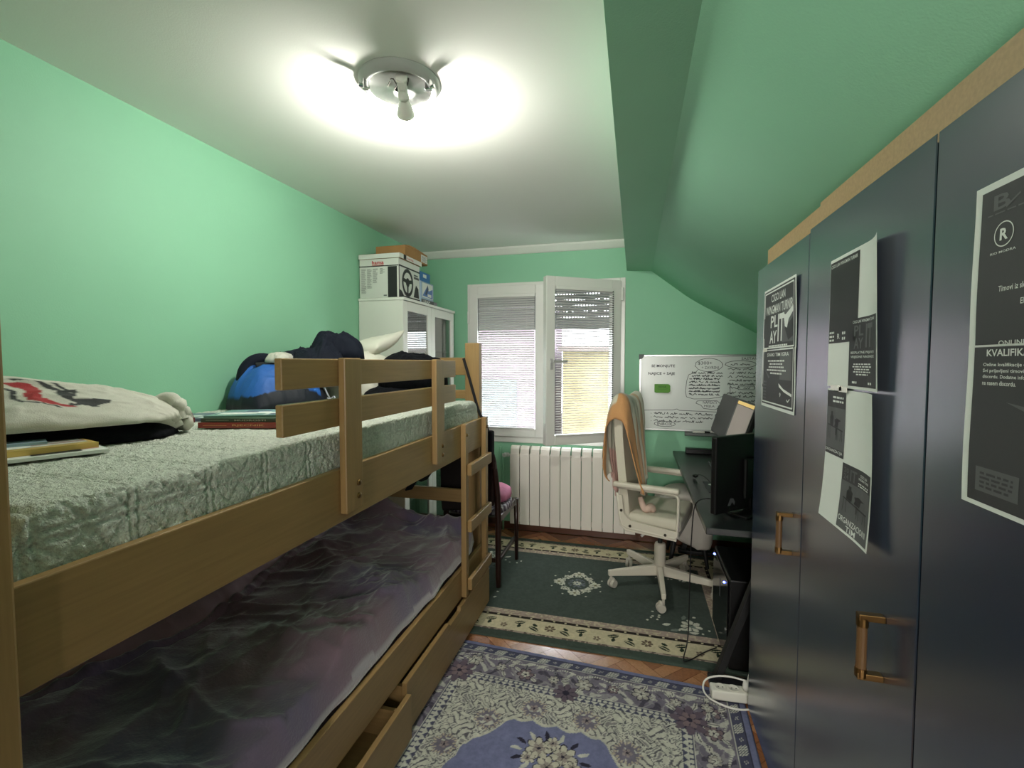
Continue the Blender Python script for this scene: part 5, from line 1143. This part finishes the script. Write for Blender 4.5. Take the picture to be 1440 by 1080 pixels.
# towel: a cross section carried along the chair back, with folds
def towel():
    ny, ns = 60, 90
    sec = [(-.150, .62), (-.158, .70), (-.163, .80), (-.166, .92), (-.162, 1.03), (-.150, 1.12), (-.128, 1.18), (-.098, 1.203), (-.064, 1.190), (-.044, 1.14), (-.034, 1.04), (-.026, .94), (-.010, .82), (.006, .73), (.018, .66)]
    t = np.linspace(0, 1, len(sec)); tt = np.linspace(0, 1, ns); sx = np.interp(tt, t, [p[0] for p in sec]); sz = np.interp(tt, t, [p[1] for p in sec])
    for _ in range(6): sx[1:-1] = .5 * sx[1:-1] + .25 * (sx[:-2] + sx[2:]); sz[1:-1] = .5 * sz[1:-1] + .25 * (sz[:-2] + sz[2:])
    yv = np.linspace(0, 1, ny); T, Yv = np.meshgrid(tt, yv, indexing='ij')
    front = np.clip((T - .55) / .45, 0, 1); back = np.clip((.45 - T) / .45, 0, 1); top = 1 - np.maximum(front, back)
    # pinched together towards both hanging ends
    y0 = 2.690 + .0 * front + .10 * back; y1 = 3.13 - .24 * front ** 1.3 - .16 * back
    Yy = y0 + (y1 - y0) * Yv
    fold = np.sin(Yv * 15 + 2 * np.sin(T * 5)) * (.010 + .018 * np.maximum(front, back)) + .012 * (ridged(Yv * 4 + 3, T * 3 + 8, 5, 2) - .5)
    nx_ = np.where(T < .5, -1.0, 1.0) * (1 - top ** 3)
    Xx = sx[:, None] + nx_ * (np.abs(fold) * .9 + .004) + (.03 * front * (1 - Yv)); Zz = sz[:, None] + .012 * top * np.sin(Yv * 7) + .003 + (.10 * back ** 3 * (np.sin(Yv * 4 + .5))) - .04 * front ** 3 * np.sin(Yv * 5)
    near = np.clip((.13 - Yv) / .13, 0, 1) ** .8; Zz = Zz - .13 * near * top ** .7; Yy = Yy - .022 * np.sin(np.clip(Yv / .13, 0, 1) * math.pi) * (Yv < .13) - .012 * near
    or_ = lin((200, 148, 98)); wh = lin((216, 210, 192)); pk = lin((218, 176, 166)); gn = lin((176, 184, 164))
    C = np.ones(T.shape + (3,)) * wh
    st = np.sin(Yv * 17 + 1.2) ; C = np.where(((st > .55) & (T > .30))[..., None], .7 * or_ + .3 * wh, C)
    C = np.where((fbm(T * 5, Yv * 5, 77) > .58)[..., None], gn * .6 + wh * .4, C); C = np.where(((Yv < .10) | ((Yv < .22) & (T > .5)))[..., None], or_, C); C = np.where(((T < .16) & (Yv > .2))[..., None], pk, C)
    me = np_grid_mesh('towel', np.stack([Xx, Yy, Zz], -1), C); me.transform(TURNW); me.materials.append(mat('terry_towel', attr=True, rough=.95, bump=.5, bscale=260, sheen=.2))
    o = link('towel', me); sd = o.modifiers.new('thick', 'SOLIDIFY'); sd.thickness = .007; sd.offset = 0
    tag(o, 'orange, white and pink towel draped over the back of the office chair', 'towel')
towel()
b = B(); b.tube([TURNW @ Vector(p) for p in [(.03, 2.78, .60), (.05, 2.79, .53), (.07, 2.79, .53), (.09, 2.80, .55), (.10, 2.815, .525), (.08, 2.82, .52), (.05, 2.815, .523)]], [.014, .022, .022, .020, .016], 8, smooth=2)
tag(b.build('crumpled_cloth', mat('pale_pink_cloth', (214, 186, 170), rough=.9, bump=.3, bscale=200)), 'small pinkish cloth twisted up on the office chair seat', 'cloth')

# ------------------------------------------------------------------ desk against the right wall
DK = thing('desk', (.77, 2.83, 0), 'black desk along the right wall between window wall and wardrobe', 'desk')
DM = mat('black_desk_laminate', (30, 34, 34), rough=.30, spec=.5)
dx0, dx1, dy0, dy1 = .288, 1.21, 1.985, 3.68
b = B(); b.box(dx0, dx1, dy0, dy1, .702, .730, .003); b.build('desktop', DM, DK)
for y in (dy0 + .11, dy1 - .15):
    b = B(); b.prism([(.340, .03), (.372, .03), (.585, .690), (.553, .690)], 1, y - .02, y + .02, .003); b.build('leg', BLACKM, DK)
    b = B(); b.box(.325, 1.10, y - .035, y + .035, .0125, .04, .006); b.build('foot', BLACKM, DK)
    b = B(); b.box(.50, 1.10, y - .03, y + .03, .680, .7015, .002); b.build('crossbar', BLACKM, DK)
    b = B(); b.prism([(1.02, .04), (1.07, .04), (.92, .68), (.87, .68)], 1, y - .03, y + .03, .003); b.build('leg', BLACKM, DK)
b = B(); b.box(.80, .82, dy0 + .14, dy1 - .18, .60, .68, .002); b.build('rear_beam', BLACKM, DK)
ZD = .7305
# curved-away monitor tilted back, seen from its end
M1_ = thing('monitor', (.60, 3.18, ZD), 'wide tilted monitor with a dark and pale picture, far end of the desk', 'monitor')
tl = math.atan2(.078, .249)
MM = Matrix.Translation((.545, 0, .905)) @ Matrix.Rotation(tl, 4, 'Y')
ya, yb = 2.70, 3.655; hh = .285
b = B(); b.box(.004, .030, ya, yb, 0, hh, .006, M=MM); b.build('housing', BLACK, M1_)
b = B(); b.box(.001, .0042, ya + .006, yb - .006, .014, hh - .006, M=MM)
scr = b.build('screen', mat('dark_screen', (34, 36, 35), rough=.35, spec=.2), M1_)
b = B(); b.box(.0004, .0011, ya + .02, 3.12, .014, hh - .034, M=MM); b.build('bright_picture', mat('lit_picture', (150, 136, 128), rough=.4, emit=.20), scr)
b = B(); b.box(.0003, .0011, ya + .02, 3.12, hh - .030, hh - .010, M=MM); b.build('yellow_bar', mat('lit_yellow_bar', (226, 190, 110), rough=.4, emit=.35), scr)
b = B(); b.box(.0003, .0011, 3.135, 3.145, .014, hh - .010, M=MM); b.build('divider', mat('divider_line', (120, 122, 120), rough=.4, emit=.05), scr)
b = B(); b.cyl((.74, 3.18, ZD + .012), (.625, 3.18, 1.03), .020, n=14); b.box(.645, .86, 3.05, 3.31, ZD, ZD + .012, .004); b.build('stand', BLACK, M1_)
# monitor seen from behind in front of it
M2_ = thing('monitor', (.50, 2.27, ZD), 'black monitor seen from behind at the near end of the desk', 'monitor')
an = math.atan2(.166, .18)
MN = Matrix.Translation((.338, 2.085, 0)) @ Matrix.Rotation(an, 4, 'Z')
b = B(); b.box(0, .50, 0, .028, .752, 1.085, .006, M=MN); b.build('housing', BLACK, M2_)
b = B(); b.box(.17, .33, -.02, .0, .80, .98, .008, M=MN); b.build('rear_bulge', BLACK, M2_)
b = B(); put_poly(b, lambda s, t, off: MN @ Vector((.075 + .05 * s, -.0006 - off, .778 + .035 * t)), [(0, .1), (.35, 1), (.75, .95), (1, .4), (.9, .05), (.6, .5), (.4, .1)], 0, .0004); b.build('emblem', mat('grey_emblem', (76, 78, 80), rough=.4), M2_, recalc=False)
b = B(); b.box(.22, .28, -.01, .03, ZD + .012, .80, .004, M=MN); b.box(.12, .38, -.06, .12, ZD, ZD + .012, .004, M=MN); b.build('stand', BLACK, M2_)
b = B(); b.box(.012, .488, .0282, .0290, .765, 1.075, M=MN); b.build('screen', MATS['dark_screen'], M2_)
sp = thing('speaker', (.69, 2.62, ZD), 'black box speaker standing behind the near monitor on the desk', 'speaker')
b = B(); b.box(.62, .76, 2.54, 2.70, ZD, 1.155, .008); b.build('cabinet', BLACK, sp)
b = B(); b.cyl((.6195, 2.62, .86), (.612, 2.62, .86), .055, .050, n=24); b.cyl((.6195, 2.62, 1.03), (.612, 2.62, 1.03), .028, .024, n=20); b.build('driver', mat('driver_grey', (40, 40, 42), rough=.5), sp)
b = B(); b.box(.372, .80, 3.585, 3.645, ZD, ZD + .038, .006, 2); b.box(.375, .797, 3.582, 3.586, ZD + .006, ZD + .030); tag(b.build('sound_bar', BLACK), 'long low black bar at the wall end of the desk', 'speaker')
kb = thing('keyboard', (.60, 3.08, ZD), 'dark keyboard with grey edge partly hidden behind the near monitor', 'keyboard')
b = B(); b.box(.478, .63, 2.90, 3.27, ZD, ZD + .016, .003); b.build('body', GREYPL, kb)
b = B()
for i in range(5):
    for j in range(14): b.box(.485 + .028 * i, .508 + .028 * i, 2.908 + .0255 * j, 2.929 + .0255 * j, ZD + .0162, ZD + .022)
o = b.build('keys', BLACK, kb); o['kind'] = 'stuff'
mp = thing('mouse_pad', (.50, 2.64, ZD), 'grey mouse pad with a white emblem on the desk', 'mouse pad')
b = B(); b.box(.378, .63, 2.53, 2.76, ZD, ZD + .003, .001); b.build('pad', mat('slate_pad', (70, 74, 76), rough=.8), mp)
b = B(); zp = ZD + .0034
b.poly([(.425 + .028 * math.cos(k * .3927), 2.69 + .022 * math.sin(k * .3927), zp) for k in range(16)]); b.build('emblem', mat('white_emblem', (232, 232, 228)), mp)
hsn = thing('headset', (.40, 2.33, ZD), 'black headset with boom microphone lying at the edge of the desk', 'headset')
def cup(y, nm):
    b = B(); M = Matrix.Translation((.395, y, ZD + .060)) @ Matrix.Rotation(math.radians(-68), 4, 'Y')
    b.lathe([(.030, -.022), (.052, -.020), (.056, -.006), (.052, .010), (.040, .016), (0, .017)], (0, 0, 0), 28, M=M); o = b.build('ear_cup', BLACK, hsn, smooth=True)
    b = B(); b.lathe([(.034, .0165), (.034, .020), (.029, .020), (.029, .0175)], (0, 0, 0), 28, M=M)
    for k in range(3): b.tube([M @ Vector((.028 * math.cos(a_), .028 * math.sin(a_), .019)) for a_ in (k * 2.1, k * 2.1 + .3, k * 2.1 + 3.3)], .0016, 5)
    b.build('cup_ring', CHROME, o)
cup(2.33, 'a')
b = B(); b.tube([(.40, 2.345, ZD + .115), (.44, 2.36, ZD + .155), (.52, 2.38, ZD + .165), (.60, 2.39, ZD + .13), (.63, 2.40, ZD + .07), (.63, 2.40, ZD + .016)], .011, 8, smooth=2); b.build('headband', BLACK, hsn)
b = B(); b.lathe([(.030, 0), (.05, .004), (.05, .028), (.03, .032)], (.63, 2.40, ZD), 24); b.build('ear_cup', BLACK, hsn, smooth=True)
b = B(); b.tube([(.375, 2.375, ZD + .075), (.358, 2.52, ZD + .085), (.350, 2.68, ZD + .06), (.345, 2.80, ZD + .022)], .003, 6, smooth=2); bo = b.build('boom', BLACK, hsn)
b = B(); b.tube([(.347, 2.775, ZD + .028), (.344, 2.805, ZD + .021), (.341, 2.835, ZD + .015)], [.008, .0125, .009], 10, smooth=1); b.build('microphone', BLACK, bo)
b = B(); b.tube([(.372, 2.30, ZD + .03), (.33, 2.28, ZD + .040), (.293, 2.30, ZD + .02), (.278, 2.32, .70), (.270, 2.33, .45), (.268, 2.32, .25), (.265, 2.31, .06), (.24, 2.25, .016), (.23, 2.20, .016), (.28, 2.24, .017), (.33, 2.30, .017), (.40, 2.36, .017)], .0028, 6, smooth=3); b.build('cable', BLACK, hsn)

# pale stool under the desk
ST = thing('stool', (.34, 3.42, 0), 'pale rounded stool with black tapered legs pushed under the desk', 'stool')
b = B(); b.prism([(.140, .405), (.235, .495), (.330, .520), (.430, .500), (.490, .40), (.520, .26), (.515, .17), (.485, .135), (.42, .15), (.30, .19), (.19, .30)], 1, 3.24, 3.60, .035, 4); b.build('seat', mat('pale_fabric', (200, 194, 184), rough=.85, bump=.15, bscale=220), ST, smooth=True)
for x_, y_ in ((.28, 3.31), (.28, 3.53), (.46, 3.31), (.46, 3.53)):
    b = B(); b.cyl((x_, y_, .20), (x_ - .03 + .06 * (x_ > .4), y_ + (.03 if y_ > 3.4 else -.03), .0125), .020, .011, n=14); b.build('leg', BLACKM, ST)

# computer tower under the desk
PC = thing('computer_tower', (.60, 2.42, 0), 'black computer tower with two blue lights under the desk', 'computer')
b = B(); b.box(.425, .88, 2.21, 2.62, .0125, .425, .006); b.build('case', BLACK, PC)
b = B(); b.box(.418, .4245, 2.225, 2.605, .03, .41, .002); b.build('front_panel', mat('gloss_black', (10, 10, 11), rough=.12), PC)
b = B()
for k in range(11): b.box(.4165, .4182, 2.40 - .001, 2.412, .255 + .008 * k, .2595 + .008 * k)
b.build('vent', mat('vent_grey', (70, 70, 74), rough=.4), PC)
for px_, py_, pz_, r_c in ((.4165, 2.565, .400, .0055), (.4165, 2.30, .372, .0045)):
    b = B(); b.lathe([(0, -r_c), (r_c * .7, -r_c * .7), (r_c, 0), (r_c * .7, r_c * .7), (0, r_c)], (px_, py_, pz_), 10); b.build('blue_light', mat('blue_led', (60, 80, 255), emit=22, emitcol=(70, 90, 255)), PC)
for zz, yy in ((.115, 2.23), (.175, 2.25), (.05, 2.24)):
    b = B(); b.cyl((.4180, yy, zz), (.4155, yy, zz), .006, n=12); b.build('screw', ALU, PC)

# power strip at the wardrobe's foot
PS = thing('power_strip', (.40, 2.025, .012), 'white three-socket power strip on the floor at the wardrobe corner', 'power strip')
c0 = Vector((.335, 2.000, .0115)); dirv = Vector((.140, -.014, 0)); an = math.atan2(dirv.y, dirv.x)
MP = Matrix.Translation((.322, 2.012, .0125)) @ Matrix.Rotation(math.radians(12) * 0 + math.radians(4), 4, 'Z')
WP2 = mat('white_strip_plastic', (228, 226, 214), rough=.3)
b = B(); b.box(0, .205, -.027, .027, 0, .042, .006, 3, M=MP); b.build('body', WP2, PS)
for k in range(3):
    b = B(); x_ = .038 + .052 * k
    b.lathe([(.020, .0422), (.0225, .0435), (.0225, .0445), (.020, .0445), (.0185, .0432), (0, .0428)], (x_, 0, 0), 22, M=MP); s_ = b.build('socket', WP2, PS)
    b = B()
    for sg in (-1, 1): b.cyl(MP @ Vector((x_ + sg * .0085, 0, .0428)), MP @ Vector((x_ + sg * .0085, 0, .0434)), .0028, n=8)
    b.build('socket_holes', BLACK, s_)
b = B(); b.lathe([(.018, .045), (.019, .060), (.016, .075), (.008, .080)], (.142, 0, 0), 18, M=MP)
b.tube([MP @ Vector(p) for p in ((.142, 0, .078), (.150, .008, .105), (.162, .012, .118), (.172, .010, .100), (.168, .012, .07), (.19, .02, .05), (.21, .022, .045))], .0038, 7, smooth=2); b.build('plug', WHITEPL, PS)
b = B(); b.tube([MP @ Vector(p) for p in ((.20, .004, .060), (.14, .006, .078), (.06, .03, .075), (-.01, .045, .045), (-.03, .02, .016), (-.02, -.03, .012), (.03, -.068, .012), (.09, -.082, .012), (.15, -.065, .012), (.185, -.03, .03), (.178, -.005, .07), (.165, .004, .085))], .0038, 7, smooth=3); b.build('cord', WHITEPL, PS)

# repeats share a group
for o in COL.objects:
    if o.parent or 'category' not in o: continue
    g = {'poster': 'posters on the wardrobe doors', 'magazine': 'magazines on the upper bunk', 'book': 'books on the upper bunk', 'box': 'boxes on top of the white cabinet',
         'pillow': 'pillows on the upper bunk', 'monitor': 'monitors on the desk', 'mattress': 'bunk mattresses', 'rug': 'rugs on the floor', 'house': 'neighbouring houses', 'tape': 'tape strips on the posters'}.get(o['category'])
    if g: o['group'] = g
